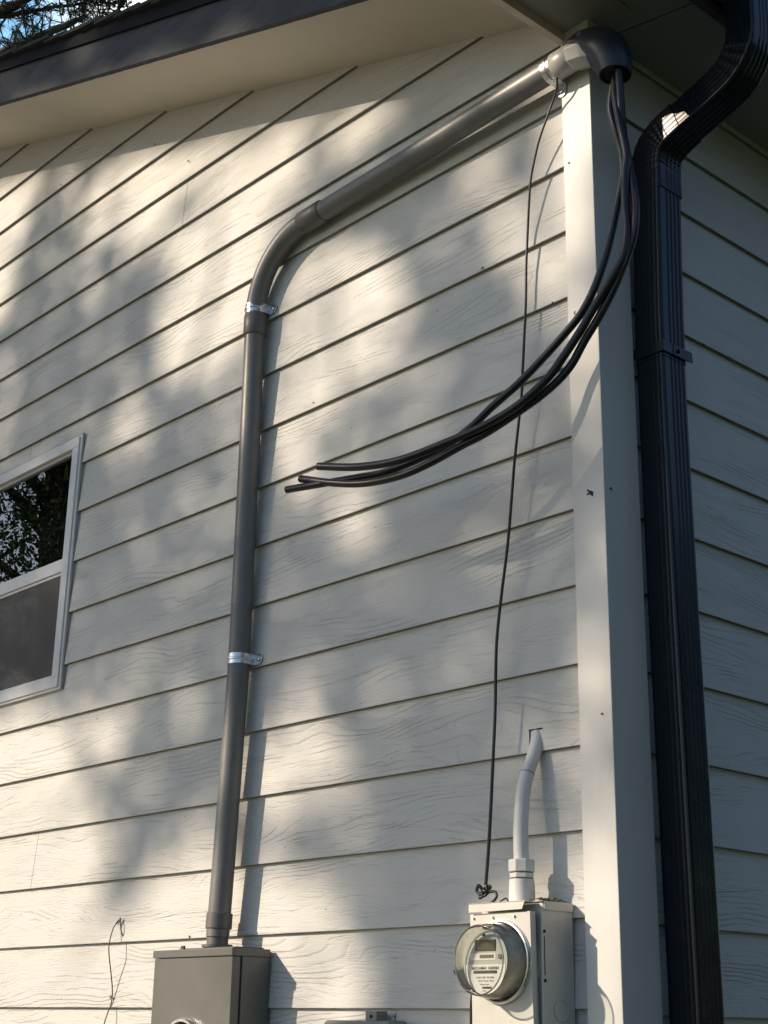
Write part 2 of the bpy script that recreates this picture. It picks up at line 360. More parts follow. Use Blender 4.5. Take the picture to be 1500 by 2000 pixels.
# shingles: overlapping courses down the slope, ragged front edge
mb = MB(); rnd = random.Random(11)
for side in (1, -1):
    nC = 36; Lx = (EX+.03 - RX)/nC
    for i in range(nC):
        xa = RX + i*Lx; xb = xa + Lx + .04
        for j in range(26):
            ya = YO-.045 - rnd.random()*.010 if j == 0 else YO-.045 + j*.333 + rnd.uniform(-.01, .01)
            yb = YO-.045 + (j+1)*.333
            da = .176 + rnd.uniform(0, .003); db = da + .012 + rnd.uniform(0, .006)
            def W(x, y, d): 
                X = x if side == 1 else 2*RX - x
                return (X, y, S(x if side == 1 else 2*RX-x) + d)
            mb.add([W(xa, ya, da), W(xb, ya, db), W(xb, yb, db), W(xa, yb, da), W(xa, ya, da-.012), W(xb, ya, db-.014), W(xb, yb, db-.014), W(xa, yb, da-.012)],
                   [(0,1,2,3), (7,6,5,4), (0,4,5,1), (1,5,6,2), (2,6,7,3), (3,7,4,0)])
mb.build('shingles', M_SHIN, house)
mb = MB()
for (a, b) in ((RX, EX+.02), (2*RX-EX-.02, RX)):
    mb.add([(a, YO+.001, S(a)+.136), (b, YO+.001, S(b)+.136), (b, HY+.3, S(b)+.136), (a, HY+.3, S(a)+.136)], [(0, 1, 2, 3)])
    mb.add([(a, YO-.028, S(a)+.1735), (b, YO-.028, S(b)+.1735), (b, HY+.3, S(b)+.1735), (a, HY+.3, S(a)+.1735)], [(0, 1, 2, 3)])
mb.build('roof_deck', M_DRIP, house)
# boxed eave: return board, end board, two soffit panels with an open joint, eave fascia
mb = MB(); mb.box(-.075, -.055, YO, -.0205, .160, S(-.06)+.01); mb.box(-.0749, -.0551, -.0203, .0, .160, .30)
mb.build('eave_return_board', mat('return_board_paint', (.66, .60, .52), .6, noise=.15, nscale=30, bump=.0006, bscale=90), house, bevel=.001)
mb = MB(); mb.box(-.075, .262, YO-.0198, YO-.0002, .158, S(-.075)-.02)
mb.build('eave_end_board', M_FASC, house)
def jy(x): return .078 + (x-.03)*.2
mb = MB(); g2 = .0030
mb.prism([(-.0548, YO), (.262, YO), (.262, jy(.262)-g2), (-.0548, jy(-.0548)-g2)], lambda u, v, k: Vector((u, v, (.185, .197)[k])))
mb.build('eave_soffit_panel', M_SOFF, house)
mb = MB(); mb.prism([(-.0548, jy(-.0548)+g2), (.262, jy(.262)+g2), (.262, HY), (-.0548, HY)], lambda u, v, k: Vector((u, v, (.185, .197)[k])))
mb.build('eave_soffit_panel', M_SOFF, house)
mb = MB(); mb.box(-.0548, .262, YO, HY, .203, .206); mb.build('eave_backing', M_DARK, house)
mb = MB(); mb.box(.2622, .282, YO-.02, HY, .148, .285); mb.build('eave_fascia', M_FASC, house, bevel=.001)
# ribs: thin cross battens and a screw head seen under the dark eave
for bx in ((.20, .206, -.02, .045, .176, .1848), (.118, .121, -.06, .03, .180, .1848)):
    mb = MB(); mb.box(*bx); mb.build('soffit_batten', M_SOFF, house)

# window
wf = MB(); yo = -.012; fw = .052
def frame_boxes(mb, x0, x1, z0, z1, w, y0, y1, wt=None):
    wt = wt or w
    mb.box(x0, x1, y0, y1, z1-wt, z1); mb.box(x0, x1, y0, y1, z0, z0+wt)
    mb.box(x0, x0+w, y0, y1, z0+wt, z1-wt); mb.box(x1-w, x1, y0, y1, z0+wt, z1-wt)
mb = MB(); frame_boxes(mb, WX0, WX1, WZ0, WZ1, .014, -.006, .03)
win = mb.build('window', M_VINYL, house, bevel=.0012)
mb = MB(); frame_boxes(mb, WX0+.0095, WX1-.0095, WZ0+.008, WZ1-.008, .040, yo, .05, .036); mb.build('frame', M_VINYL, win, bevel=.002)
mb = MB(); frame_boxes(mb, WX0+.045, WX1-.0465, -.700, WZ1-.040, .022, .004, .03, .012); mb.build('upper_sash', M_VINYL, win, bevel=.0015)
mb = MB(); mb.box(WX0+.0495, WX1-.0495, -.004, .034, -.728, -.690); mb.box(WX0+.0495, WX1-.0495, -.0095, .02, -.7395, -.7285)
mb.build('meeting_rail', M_VINYL, win, bevel=.0015)
mb = MB(); frame_boxes(mb, WX0+.0496, WX1-.0496, WZ0+.0445, -.740, .010, -.004, .004); mb.build('screen_frame', M_VINYL, win, bevel=.001)
mb = MB(); mb.box(WX0+.066, WX1-.067, .012, .014, -.689, WZ1-.051); mb.build('pane', M_GLASS, win)
mb = MB(); mb.box(WX0+.060, WX1-.060, .026, .028, WZ0+.05, -.735); mb.build('pane', M_GLASS, win)
mb = MB(); mb.add([(WX0+.058, .0, WZ0+.052), (WX1-.058, .0, WZ0+.052), (WX1-.058, .0, -.748), (WX0+.058, .0, -.748)], [(0, 1, 2, 3)])
mb.build('insect_screen', M_SCREEN, win)
mb = MB()
mb.add([(WX0+.02, .055, WZ0+.02), (WX1-.02, .055, WZ0+.02), (WX1-.02, .055, WZ1-.02), (WX0+.02, .055, WZ1-.02), (WX0+.02, .9, WZ0+.02), (WX1-.02, .9, WZ0+.02), (WX1-.02, .9, WZ1-.02), (WX0+.02, .9, WZ1-.02)],
       [(4,5,6,7), (0,4,7,3), (1,2,6,5), (3,7,6,2), (0,1,5,4)])
mb.build('window_recess', M_CURT, win)
mb = MB(); mb.tube([(WX1+.002, -.001, WZ0), (WX1+.002, -.001, WZ1+.002), (WX0, -.001, WZ1+.002)], .004, 8); mb.build('caulk_bead', M_CAULK, win, smooth=60)

# ------------------------------------------------------------------ dirt crumbs / dead insects stuck on the boards (part of the house)
mb = MB(); rnd = random.Random(8)
for (x, y, z, s) in [(-.018, -.0215, -1.052, .005), (-.010, -.0215, -1.056, .004), (.0225, .0, -1.05, .004), (-.05, -.0205, -.195, .003),
                     (-.045, -.0205, -.60, .003), (-.004, -.0205, -1.55, .003), (-.36, -.001, -.35, .0025), (-1.02, -.001, -.52, .002),
                     (-.13, -.001, -.535, .003), (-1.74, -.001, .60, .0035), (-1.96, -.002, .77, .003), (-2.62, -.001, .90, .003), (-1.47, -.001, -1.955, .003), (-.46, -.001, -2.06, .004), (.001, .32, -.12, .004), (.001, .42, -.55, .003)]:
    for k in range(4):
        M = Matrix.Translation((x+rnd.uniform(-s, s), y, z+rnd.uniform(-s, s))) @ Matrix.Rotation(rnd.uniform(0, 6), 4, 'Y') @ Matrix.Rotation(rnd.uniform(0, 2), 4, 'X')
        mb.box(-s*.8, s*.8, -s*.22, s*.22, -s*.22, s*.22, M=M)
mb.build('stuck_debris', M_DIRT, house)['kind'] = 'stuff'

# ------------------------------------------------------------------ new conduit run
cond = thing('conduit_run', (-1.262, -.05, -1.99), 'dark grey conduit rising from the taupe box, bending right to the weatherhead', 'conduit')
r0 = .0302
vert = [(-1.2625, -.060, -1.965), (-1.262, -.052, -1.75), (-1.262, -.036, -1.25), (-1.266, -.033, -.7), (-1.268, -.033, -.235)]
mb = MB(); mb.tube(vert, r0, 40); mb.build('vertical_pipe', M_PVC, cond, smooth=50)
arc = [(-1.268, -.033, -.236)] + [(-1.045-.222*math.cos(R(a)), -.034, -.163+.222*math.sin(R(a))) for a in range(0, 86, 5)] + [(-1.012, -.034, .0587)]
mb = MB(); mb.tube(arc, r0+.0002, 40); mb.build('elbow', M_PVC, cond, smooth=50)
hor = [(-1.030, -.034, .0585), (-.6, -.0415, .0595), (-.2, -.054, .062), (-.02, -.0585, .0628)]
mb = MB(); mb.tube(hor, r0, 40); mb.build('horizontal_pipe', M_PVC, cond, smooth=50)
def sleeve(a, b, r, name='coupling', m=M_PVC2, lip=.0015, parent=None):
    a, b = Vector(a), Vector(b); mb = MB()
    P = [a, a+(b-a)*.03, a+(b-a)*.97, b]; mb.tube(P, [r-lip, r, r, r-lip], 40); return mb.build(name, m, parent or cond, smooth=50)
sleeve((-1.268, -.033, -.238), (-1.268, -.033, -.172), r0+.0042)
sleeve((-1.056, -.034, .058), (-.960, -.0352, .0588), r0+.0040)
sleeve((-.0505, -.0578, .0625), (.008, -.059, .0628), r0+.0045, m=mat('sunlit_end_coupling', (.40, .40, .37), .35, noise=.12, nscale=25))  # end coupling's grey lightened to carry the sun glare on it
sleeve((-1.2625, -.0585, -1.945), (-1.2622, -.0572, -1.905), r0+.0040)
def strap(c, ax, tab_dir, wall_y, r, name='strap'):
    c, ax, td = Vector(c), Vector(ax).normalized(), Vector(tab_dir).normalized(); n = Vector((0, -1, 0))
    out = MB(); w = .0145; th = .0018
    # saddle: an arc from the wall, over the pipe, to the other side; raised bead in the middle
    ang = [(-200 + i*8) for i in range(0, 35)]
    prof = [(-w, 0), (-w*.25, 0), (-w*.12, .0022), (w*.12, .0022), (w*.25, 0), (w, 0), (w, -th), (-w, -th)]
    rings = []
    for a in ang:
        a_ = R(a + 110); d = n*math.cos(a_) + td*math.sin(a_)
        rings.append([c + ax*p + d*(r + th + q) for p, q in prof])
    out.rings(rings)
    o = out.build(name, M_GALV, cond, smooth=40)
    # the tab that folds flat to the wall and its screw
    tb = MB(); e = c + td*(r+.001); yw = wall_y
    side = [e + ax*q + n*0 for q in (-w, w)]
    p0, p1 = side; f0 = Vector((p0.x, yw-.001, p0.z)); f1 = Vector((p1.x, yw-.001, p1.z))
    tb.add([p0, p1, p1+td*th, p0+td*th, f0, f1, f1+td*th, f0+td*th], [(0,1,2,3), (4,7,6,5), (0,4,5,1), (3,2,6,7), (0,3,7,4), (1,5,6,2)])
    tip = []
    cc = Vector((e.x, yw, e.z)) + td*.016
    poly = [cc - td*.016 - ax*w, cc - ax*w] + [cc + (td*math.sin(R(a)) - ax*math.cos(R(a)))*w for a in range(15, 180, 15)] + [cc + ax*w, cc - td*.016 + ax*w]
    tb.rings([[q + n*.0002 for q in poly], [q + n*.0022 for q in poly]])
    tb.build('strap_tab', M_GALV, o, bevel=.0005)
    sc = MB(); sc.tube([cc + n*.002, cc + n*.0055, cc + n*.007], [.0062, .0058, .003], 12); sc.build('screw', M_GALV, o, smooth=40)
    sc = MB(); sc.tube([cc + n*.0069, cc + n*.0074], [.0028, .0024], 10); sc.build('screw_recess', M_DARK, o)
    return o
strap((-1.268, -.033, -.152), (0, 0, 1), (1, 0, 0), -.002, r0+.0002)
strap((-1.262, -.0365, -1.228), (0, 0, 1), (1, 0, 0), -.002, r0)
strap((-.064, -.0575, .0625), (1, 0, 0), (0, 0, -1), -.022, r0)
mb = MB(); mb.tube([(-1.2625, -.060, -1.992), (-1.2625, -.0585, -1.944)], r0-.0022, 32); mb.tube([(-1.2625, -.060, -1.9905), (-1.2625, -.060, -1.984)], .040, 32)
mb.build('hub', M_PVC2, cond, smooth=50)

# weatherhead
wh = thing('weatherhead', (.10, -.06, .02), 'black rounded weatherhead cap on the conduit end under the eave', 'weatherhead')
def ring(c, t, ry, rn, n=36, tilt=0, flat=1.0):
    c = Vector((c[0], c[1], c[2])); T = Vector((math.cos(t), 0, math.sin(t))); Nn = Vector((-T.z, 0, T.x)); Y = Vector((0, 1, 0)); out = []
    for k in range(n):
        a = 2*math.pi*k/n; o = Y*math.cos(a)*ry + Nn*math.sin(a)*rn
        out.append(c + o - T*(math.sin(a)*-1)*tilt*0 + T*math.sin(a)*(-tilt))
    return out
seq = [((.028, .0650), 5, .036, .035, .046), ((.042, .0640), 0, .042, .041, .040), ((.060, .058), -10, .0485, .047, .026), ((.080, .048), -22, .0525, .050, .010),
       ((.098, .034), -38, .054, .052, .004), ((.112, .016), -55, .054, .051, 0), ((.121, -.004), -70, .052, .048, 0), ((.126, -.024), -80, .049, .044, 0),
       ((.129, -.042), -85, .045, .040, 0), ((.130, -.056), -87, .041, .036, 0)]
mb = MB(); mb.rings([ring((a[0], -.060, a[1]), R(t), ry, rn, 40, tl) for a, t, ry, rn, tl in seq], closed_ends=False)
inner = [ring((a[0], -.060, a[1]), R(t), ry-.004, rn-.004, 40, tl) for a, t, ry, rn, tl in seq]
mb.rings(inner, closed_ends=False)
mb.rings([ring((.130, -.060, -.056), R(-87), .041, .036, 40), ring((.130, -.060, -.056), R(-87), .037, .032, 40)], closed_ends=False)
mb.rings([ring((.028, -.060, .065), R(5), .036, .035, 40, .046), ring((.028, -.060, .065), R(5), .032, .031, 40, .046)], closed_ends=False)
mb.build('hood', M_BLK, wh, smooth=45)
# raised rim line of the hood
mb = MB(); rr = ring((.058, -.060, .0595), R(-8), .0472, .0455, 40, .021); mb.tube(rr+[rr[0]], .0022, 8, caps=False); mb.build('hood_rim', M_BLK, wh, smooth=60)
# angular light grey clamp collar under the hood
mb = MB()
def octr(x, z, r, t=0): return [Vector((x + math.sin(R(t))*r*math.sin(R(a)), -.060+math.cos(R(a))*r, z+math.sin(R(a))*r)) for a in range(0, 360, 45)]
mb.rings([octr(.004, .0625, .0375), octr(.012, .0620, .0400), octr(.050, .054, .0420), octr(.066, .046, .036), octr(.09, .03, .030)])
mb.build('clamp_collar', M_HUB, wh, bevel=.0015)
mb = MB(); mb.tube([(.1295, -.060, -.030), (.1298, -.060, -.052)], .034, 28); mb.build('cable_insert', M_DARK, wh)
# rating sticker
c0 = Vector((.066, -.108, .064)); mb = MB(); M = Matrix.Translation(c0) @ Matrix.Rotation(R(-22), 4, 'Y') @ Matrix.Rotation(R(-6), 4, 'Z')
mb.box(-.006, .006, -.0008, .004, -.013, .013, M=M); lb = mb.build('sticker', M_TAG, wh, bevel=.0006)
mb = MB(); mb.box(-.0035, .0035, -.0013, .0, -.009, .009, M=M); mb.build('sticker_print', M_BLK, lb)

# ------------------------------------------------------------------ three loose service cables
CA = [(.1185,-.045,-.035),(.112,-.047,-.075),(0.105,-0.049,-0.130),(0.120,-0.051,-0.202),(0.135,-0.053,-0.269),(0.137,-0.054,-0.321),(0.123,-0.056,-0.383),(0.092,-0.061,-0.495),(0.064,-0.074,-0.584),(0.027,-0.084,-0.648),(-0.021,-0.094,-0.693),(-0.076,-0.109,-0.741),(-0.127,-0.131,-0.790),(-0.189,-0.154,-0.836),(-0.231,-0.170,-0.872),(-0.274,-0.184,-0.898),(-0.325,-0.200,-0.919),(-0.446,-0.233,-0.944),(-0.532,-0.253,-0.942),(-0.644,-0.278,-0.936),(-0.746,-0.300,-0.930)]
CB = [(.128,-.062,-.035),(.131,-.063,-.075),(0.134,-0.066,-0.122),(0.146,-0.070,-0.196),(0.164,-0.074,-0.293),(0.160,-0.077,-0.345),(0.160,-0.081,-0.427),(0.164,-0.084,-0.495),(0.156,-0.092,-0.559),(0.126,-0.103,-0.612),(0.087,-0.114,-0.668),(0.053,-0.125,-0.720),(0.016,-0.141,-0.775),(-0.018,-0.157,-0.821),(-0.085,-0.182,-0.873),(-0.171,-0.207,-0.906),(-0.261,-0.231,-0.925),(-0.381,-0.261,-0.942),(-0.496,-0.286,-0.934),(-0.614,-0.310,-0.907)]
CC = [(.145,-.072,-.035),(.149,-.070,-.085),(0.147,-0.064,-0.177),(0.150,-0.062,-0.248),(0.163,-0.062,-0.323),(0.175,-0.067,-0.396),(0.181,-0.072,-0.448),(0.172,-0.074,-0.510),(0.153,-0.080,-0.563),(0.127,-0.090,-0.624),(0.090,-0.100,-0.685),(0.054,-0.110,-0.736),(0.023,-0.120,-0.787),(-0.012,-0.134,-0.825),(-0.067,-0.154,-0.862),(-0.168,-0.188,-0.912),(-0.231,-0.208,-0.933),(-0.307,-0.230,-0.959),(-0.392,-0.246,-0.973),(-0.500,-0.260,-0.967),(-0.598,-0.273,-0.944),(-0.710,-0.286,-0.907)]
for pts, lab, rc in ((CB, 'black service cable whose cut end is topmost of the three', .0096), (CC, 'black service cable whose cut end is the middle one, curling up', .0094), (CA, 'black service cable whose cut end is lowest and reaches farthest left', .0092)):
    th_ = thing('service_cable', pts[0], lab, 'cable', 'loose cables hanging from the weatherhead')
    P = crom(pts, 7); mb = MB(); mb.tube(P, rc, 18); mb.build('jacket', M_CABLE, th_, smooth=60)
    d = (P[-1]-P[-2]).normalized(); mb = MB(); mb.tube([P[-1]-d*.002, P[-1]+d*.0022], rc*.62, 12); mb.build('conductor', M_COPPER, th_, smooth=40)
    if pts is CC:
        # a thin red line on the outside of this cable
        Q = [p + Vector((.0068, -.0068, 0)) for p in P[35:62]]; mb = MB(); mb.tube(Q, .0014, 6); mb.build('red_stripe', M_CABLER, th_, smooth=60)

# ------------------------------------------------------------------ thin ground wire from strap to old meter box
gw = [(-0.047,-0.060,0.030),(-0.059,-0.050,0.004),(-0.086,-0.040,-0.025),(-0.132,-0.033,-0.094),(-0.158,-0.027,-0.150),(-0.174,-0.023,-0.200),(-0.190,-0.015,-0.294),(-0.194,-0.014,-0.332),(-0.200,-0.014,-0.415),(-0.200,-0.017,-0.500),(-0.202,-0.021,-0.583),(-0.207,-0.025,-0.691),(-0.212,-0.027,-0.770),(-0.233,-0.030,-0.921),(-0.252,-0.034,-1.107),(-0.274,-0.037,-1.247),(-0.288,-0.039,-1.357),(-0.291,-0.042,-1.504),(-0.297,-0.044,-1.614),(-0.306,-0.048,-1.779),(-0.316,-0.050,-1.885)]
gt = thing('ground_wire', gw[0], 'thin black wire dropping straight from the conduit strap to the old meter box', 'wire')
P = crom(gw, 6); mb = MB(); mb.tube(P, [.0027 + .0012*(i/len(P)) for i in range(len(P))], 10); mb.build('strand', M_WIRE, gt, smooth=60)
rnd = random.Random(4); mb = MB()
for k in range(5):
    c = Vector((-.316, -.052, -1.893)) + Vector((rnd.uniform(-.008, .008), rnd.uniform(-.006, .006), rnd.uniform(-.022, .010)))
    a0 = rnd.uniform(0, 6); ra = rnd.uniform(.003, .006); tl = rnd.uniform(-.8, .8)
    mb.tube(crom([c + Vector((math.cos(a0+q)*ra, math.sin(a0+q)*ra*.7, math.sin(a0+q+tl)*ra*.8)) for q in [i*.9 for i in range(8)]], 4), .0034, 8)
mb.tube(crom([(-.316, -.052, -1.905), (-.295, -.055, -1.900), (-.280, -.058, -1.903), (-.275, -.060, -1.912), (-.290, -.060, -1.924), (-.315, -.058, -1.928)], 5), .0032, 8)
mb.tube(crom([(-.325, -.05, -1.895), (-.333, -.055, -1.885), (-.338, -.055, -1.897), (-.328, -.055, -1.905)], 5), .0035, 8)
mb.tube(crom([(-.275, -.050, -1.922), (-.262, -.045, -1.915), (-.252, -.048, -1.921), (-.24, -.045, -1.914), (-.226, -.045, -1.919)], 5), .0016, 6)
mb.build('knot', M_WIRE, gt, smooth=60)

# ------------------------------------------------------------------ loose loop of wire low on the wall
lw = thing('loose_wire_loop', (-1.80, -.01, -1.90), 'thin brown wire loop sticking out of the siding left of the taupe box', 'wire')
L1 = [(-1.800,.004,-1.950),(-1.803,-.006,-1.925),(-1.815,-.004,-1.897),(-1.827,-0.015,-1.918),(-1.822,-0.029,-1.959),(-1.819,-0.030,-1.991),(-1.822,-0.018,-2.037),(-1.824,-0.007,-2.085),(-1.828,-0.003,-2.113),(-1.834,-0.003,-2.134),(-1.832,-0.012,-2.154),(-1.838,-0.020,-2.21),(-1.850,-.02,-2.4),(-1.855,-.02,-2.9)]
mb = MB(); mb.tube(crom(L1, 6), .0017, 8)
mb.build('strand', M_WIREB, lw, smooth=60)
rnd = random.Random(2); M_LINT = mat('grey_lint', (.22, .2, .17), .95)
for c in ((-1.832, -.006, -2.110), (-1.812, -.004, -1.898), (-1.826, -.004, -1.906)):
    mb = MB()
    for k in range(5):
        M = Matrix.Translation(Vector(c)+Vector((rnd.uniform(-.005, .003), 0, rnd.uniform(-.004, .004)))) @ Matrix.Rotation(rnd.uniform(0, 6), 4, 'Y') @ Matrix.Rotation(rnd.uniform(0, 6), 4, 'X')
        mb.box(-.0035, .0035, -.0014, .0014, -.001, .001, M=M)
    mb.build('lint', M_LINT, lw)

# ------------------------------------------------------------------ new meter box (taupe, bottom left)
nb = thing('meter_box', (-1.285, 0, -3.0), 'taupe painted metal box with round socket opening, new, at wall bottom left', 'meter box')
X0, X1, ZT = -1.456, -1.117, -2.016
mb = MB(); mb.box(X0+.003, X1-.001, -.088, -.0015, -2.62, ZT+.001); mb.build('enclosure', M_BOX, nb, bevel=.002)
mb = MB()
nn = 48; cx_, cz_, rc_ = -1.297, -2.246, .083
fr = [(X0, -2.615), (X1, -2.615), (X1, ZT-.001), (X0, ZT-.001)]
def sq(a):
    c, s_2 = math.cos(a), math.sin(a); hw = lambda: None
    ts = []
    if c > 1e-9: ts.append((X1-cx_)/c)
    if c < -1e-9: ts.append((X0-cx_)/c)
    if s_2 > 1e-9: ts.append((ZT-.001-cz_)/s_2)
    if s_2 < -1e-9: ts.append((-2.615-cz_)/s_2)
    t_ = min(ts); return (cx_+c*t_, cz_+s_2*t_)
angs = sorted([2*math.pi*k/nn for k in range(nn)] + [math.atan2(z-cz_, x-cx_) % (2*math.pi) for x, z in fr])
outer = [sq(a) for a in angs]; inn = [(cx_+rc_*math.cos(a), cz_+rc_*math.sin(a)) for a in angs]; n_ = len(angs)
vs = [(x, -.118, z) for x, z in outer] + [(x, -.118, z) for x, z in inn] + [(x, -.086, z) for x, z in outer] + [(x, -.086, z) for x, z in inn]
fs = []
for k in range(n_):
    j = (k+1) % n_
    fs += [(k, j, n_+j, n_+k), (k, 2*n_+k, 2*n_+j, j), (n_+k, n_+j, 3*n_+j, 3*n_+k)]
mb.add(vs, fs); mb.build('cover', M_BOX, nb, bevel=.0015)
mb = MB(); mb.box(X0-.0035, X1+.0035, -.1225, -.0018, ZT, -1.9965); mb.build('top_cap', M_BOX, nb, bevel=.0015)
mb = MB(); mb.box(X1-.0008, X1+.0022, -.0885, -.002, -2.62, ZT-.0005); mb.build('side_lip', M_BOX, nb, bevel=.0008)
mb = MB(); mb.box(X1-.003, X1+.0006, -.0935, -.0890, -2.61, ZT-.002); mb.build('seam', M_DARK, nb)
mb = MB(); mb.box(-1.375, -1.135, -.098, -.006, -1.9962, -1.9925); mb.box(-1.362, -1.348, -.104, -.098, -1.996, -1.986); mb.build('closing_plate', mat('dark_plate', (.03, .03, .03), .5), nb, bevel=.001)
mb = MB()
prof = [(.083, -.117), (.083, -.132), (.080, -.136), (.074, -.136), (.071, -.132), (.071, -.100)]
mb.rings([[Vector((cx_+r*math.cos(2*math.pi*k/48), y, cz_+r*math.sin(2*math.pi*k/48))) for k in range(48)] for r, y in prof], closed_ends=False)
mb.build('sealing_ring', M_GALV, nb, smooth=40)
mb = MB(); mb.tube([(cx_, -.112, cz_), (cx_, -.104, cz_)], .0712, 40); mb.build('socket_cover', M_BLK, nb)

# ------------------------------------------------------------------ old meter socket
OX0, OX1, OZT, OZB = -.288, -.114, -1.930, -2.62
ob = thing('meter_socket_box', (-.214, 0, -2.62), 'old pale painted steel meter box with loose front, beside the corner board', 'meter box')
mb = MB(); mb.box(OX0+.001, OX1-.001, -.094, -.0015, OZB, OZT-.002); mb.build('enclosure', M_OLDB, ob, bevel=.002)
mb = MB(); mb.box(OX0-.002, OX1+.001, -.099, -.0018, OZT-.0015, OZT); mb.box(OX1-.0008, OX1+.0014, -.092, -.0015, OZT-.018, OZT-.001)
mb.box(-.286, -.130, -.1340, -.0993, OZT-.0035, OZT-.0012, M=None)
mb.build('top_flange', M_OLDB, ob, bevel=.0007)
mb = MB(); vs = [(-.286, -.1340, OZT-.0012), (-.128, -.1340, OZT-.0012), (-.136, -.1340, OZT-.018), (-.286, -.1340, OZT-.0195)]
mb.rings([[Vector(v) for v in vs], [Vector(v)+Vector((0, .0015, 0)) for v in vs]]); mb.build('drip_lip', M_OLDB, ob, bevel=.0004)
# cover: leaning forward at the top, round hole for the meter
TH = R(1.6); cvx0, cvx1 = -.290, -.122; ct0 = Vector((0, -.1255, OZT-.022))
def cv(x, z, d): # z measured down from the top of the cover, d depth behind
    return Vector((x, ct0.y + math.sin(TH)*z + d*math.cos(TH), ct0.z - math.cos(TH)*z))
mcx, mcz = -.2055, .098   # meter hole
angs = sorted([2*math.pi*k/64 for k in range(64)] + [math.atan2(z-mcz, x-mcx) % (2*math.pi) for x in (cvx0, cvx1) for z in (0, .60)])
def sq2(a):
    c, s2 = math.cos(a), math.sin(a); ts = []
    if c > 1e-9: ts.append((cvx1-mcx)/c)
    if c < -1e-9: ts.append((cvx0-mcx)/c)
    if s2 > 1e-9: ts.append((.60-mcz)/s2)
    if s2 < -1e-9: ts.append((0-mcz)/s2)
    t_ = min(ts); return (mcx+c*t_, mcz+s2*t_)
RO = .0790
mb = MB(); ou = [sq2(a) for a in angs]; hi = [(mcx+RO*math.cos(a), mcz+RO*math.sin(a)) for a in angs]; n_ = len(angs)
hi2 = [(mcx+(RO+.0035)*math.cos(a), mcz+(RO+.0035)*math.sin(a)) for a in angs]
vs = [cv(x, z, 0) for x, z in ou] + [cv(x, z, 0) for x, z in hi2] + [cv(x, z, -.004) for x, z in hi] + [cv(x, z, .016) for x, z in ou] + [cv(x, z, .012) for x, z in hi]
fs = []
for k in range(n_):
    j = (k+1) % n_
    fs += [(k, j, n_+j, n_+k), (n_+k, n_+j, 2*n_+j, 2*n_+k), (k, 3*n_+k, 3*n_+j, j), (2*n_+k, 2*n_+j, 4*n_+j, 4*n_+k)]
mb.add(vs, fs); mb.build('cover', M_OLDB, ob, bevel=.001)
# side flange strip with slots and screws, knockout ring
mb = MB(); mb.box(OX1-.0006, OX1+.0016, -.1015, -.086, OZB+.01, OZT-.020); mb.build('side_flange', M_OLDB, ob, bevel=.0007)
mb = MB()
for z in (-1.99, -2.085): mb.tube([(OX1+.0016, -.094, z), (OX1+.0030, -.094, z)], .0034, 12); 
mb.box(OX1+.0005, OX1+.0022, -.0952, -.0930, -2.075, -2.00)
mb.build('slot', M_DARK, ob)
mb = MB(); kr = [(OX1+.0004, -.045+.021*math.cos(R(a)), -2.14+.021*math.sin(R(a))) for a in range(0, 360, 12)]; mb.tube(kr+[kr[0]], .0012, 6, caps=False); mb.build('knockout', M_OLDB, ob, smooth=60)
for x in (-.280, -.225, -.165): mb = MB(); mb.tube([(x, -.1245, OZT-.030), (x, -.1295, OZT-.030)], .0028, 10); mb.build('rivet', M_GALV, ob)

em = thing('electric_meter', (-.2065, -.12, -2.05), 'round glass electric meter with digital readout plugged into the old box', 'electric meter')
CX, CZ = -.2055, -2.0475
def lathe_y(prof, n=64, cx=CX, cz=CZ): return [[Vector((cx+r*math.cos(2*math.pi*k/n), y, cz+r*math.sin(2*math.pi*k/n))) for k in range(n)] for r, y in prof]
mb = MB(); mb.rings(lathe_y([(.0830, -.1195), (.0835, -.1275), (.0815, -.1305), (.0785, -.1310), (.0775, -.1270), (.0775, -.112)]), closed_ends=False); mb.build('base_ring', M_GALV, em, smooth=40)
mb = MB(); mb.rings(lathe_y([(.0765, -.114), (.0762, -.130), (.0738, -.150), (.0712, -.172), (.0688, -.184), (.0680, -.1895), (.0650, -.1925), (.0620, -.1905), (.058, -.1895), (.03, -.1893), (.001, -.1893)]), closed_ends=False); mb.build('glass_cover', M_DOME, em, smooth=50)
mb = MB(); q = lathe_y([(.0674, -.1888)], 64)[0]; mb.tube(q+[q[0]], .0017, 8, caps=False); mb.build('glass_rim', glass_mat('thick_glass_rim', 1.6, (.75, .8, .76), .05, .2), em, smooth=60)
mb = MB(); mb.rings(lathe_y([(.073, -.112), (.071, -.126), (.064, -.134), (.0615, -.160), (.0605, -.168)])); mb.build('inner_housing', M_METIN, em, smooth=40)
mb = MB(); mb.rings(lathe_y([(.0620, -.1682), (.0620, -.1705)])); fp = mb.build('face_plate', M_FACE, em, smooth=40)
mb = MB(); lr = .0575; arcp = [(CX+lr*math.cos(R(a)), CZ-.004+0*a+min(0, lr*math.sin(R(a)))) for a in range(180, 361, 6)]
mb.prism(arcp, lambda u, v, k: Vector((u, (-.1706, -.1714)[k], v-.004))); mb.build('nameplate', M_LABEL, fp)
mb = MB(); mb.box(CX-.027, CX+.031, -.1722, -.1706, CZ+.018, CZ+.040); mb.build('display', M_LCD, fp, bevel=.0006)
mb = MB(); mb.box(CX-.040, CX+.031, -.1714, -.1706, CZ+.0005, CZ+.0135); mb.build('serial_sticker', M_LABEL, fp)
mb = MB(); mb.box(CX-.013, CX+.026, -.1718, -.1713, CZ+.004, CZ+.011)
for k in range(46):   # barcode strokes
    x = CX-.030 + k*.00142; w = .0004 + .0005*((k*7) % 3)/2
    mb.box(x, x+w, -.1722, -.1713, CZ-.0255, CZ-.0195)
for k in range(20):
    x = CX-.006 + k*.0013; mb.box(x, x+.0006, -.1722, -.1713, CZ-.0545, CZ-.0505)
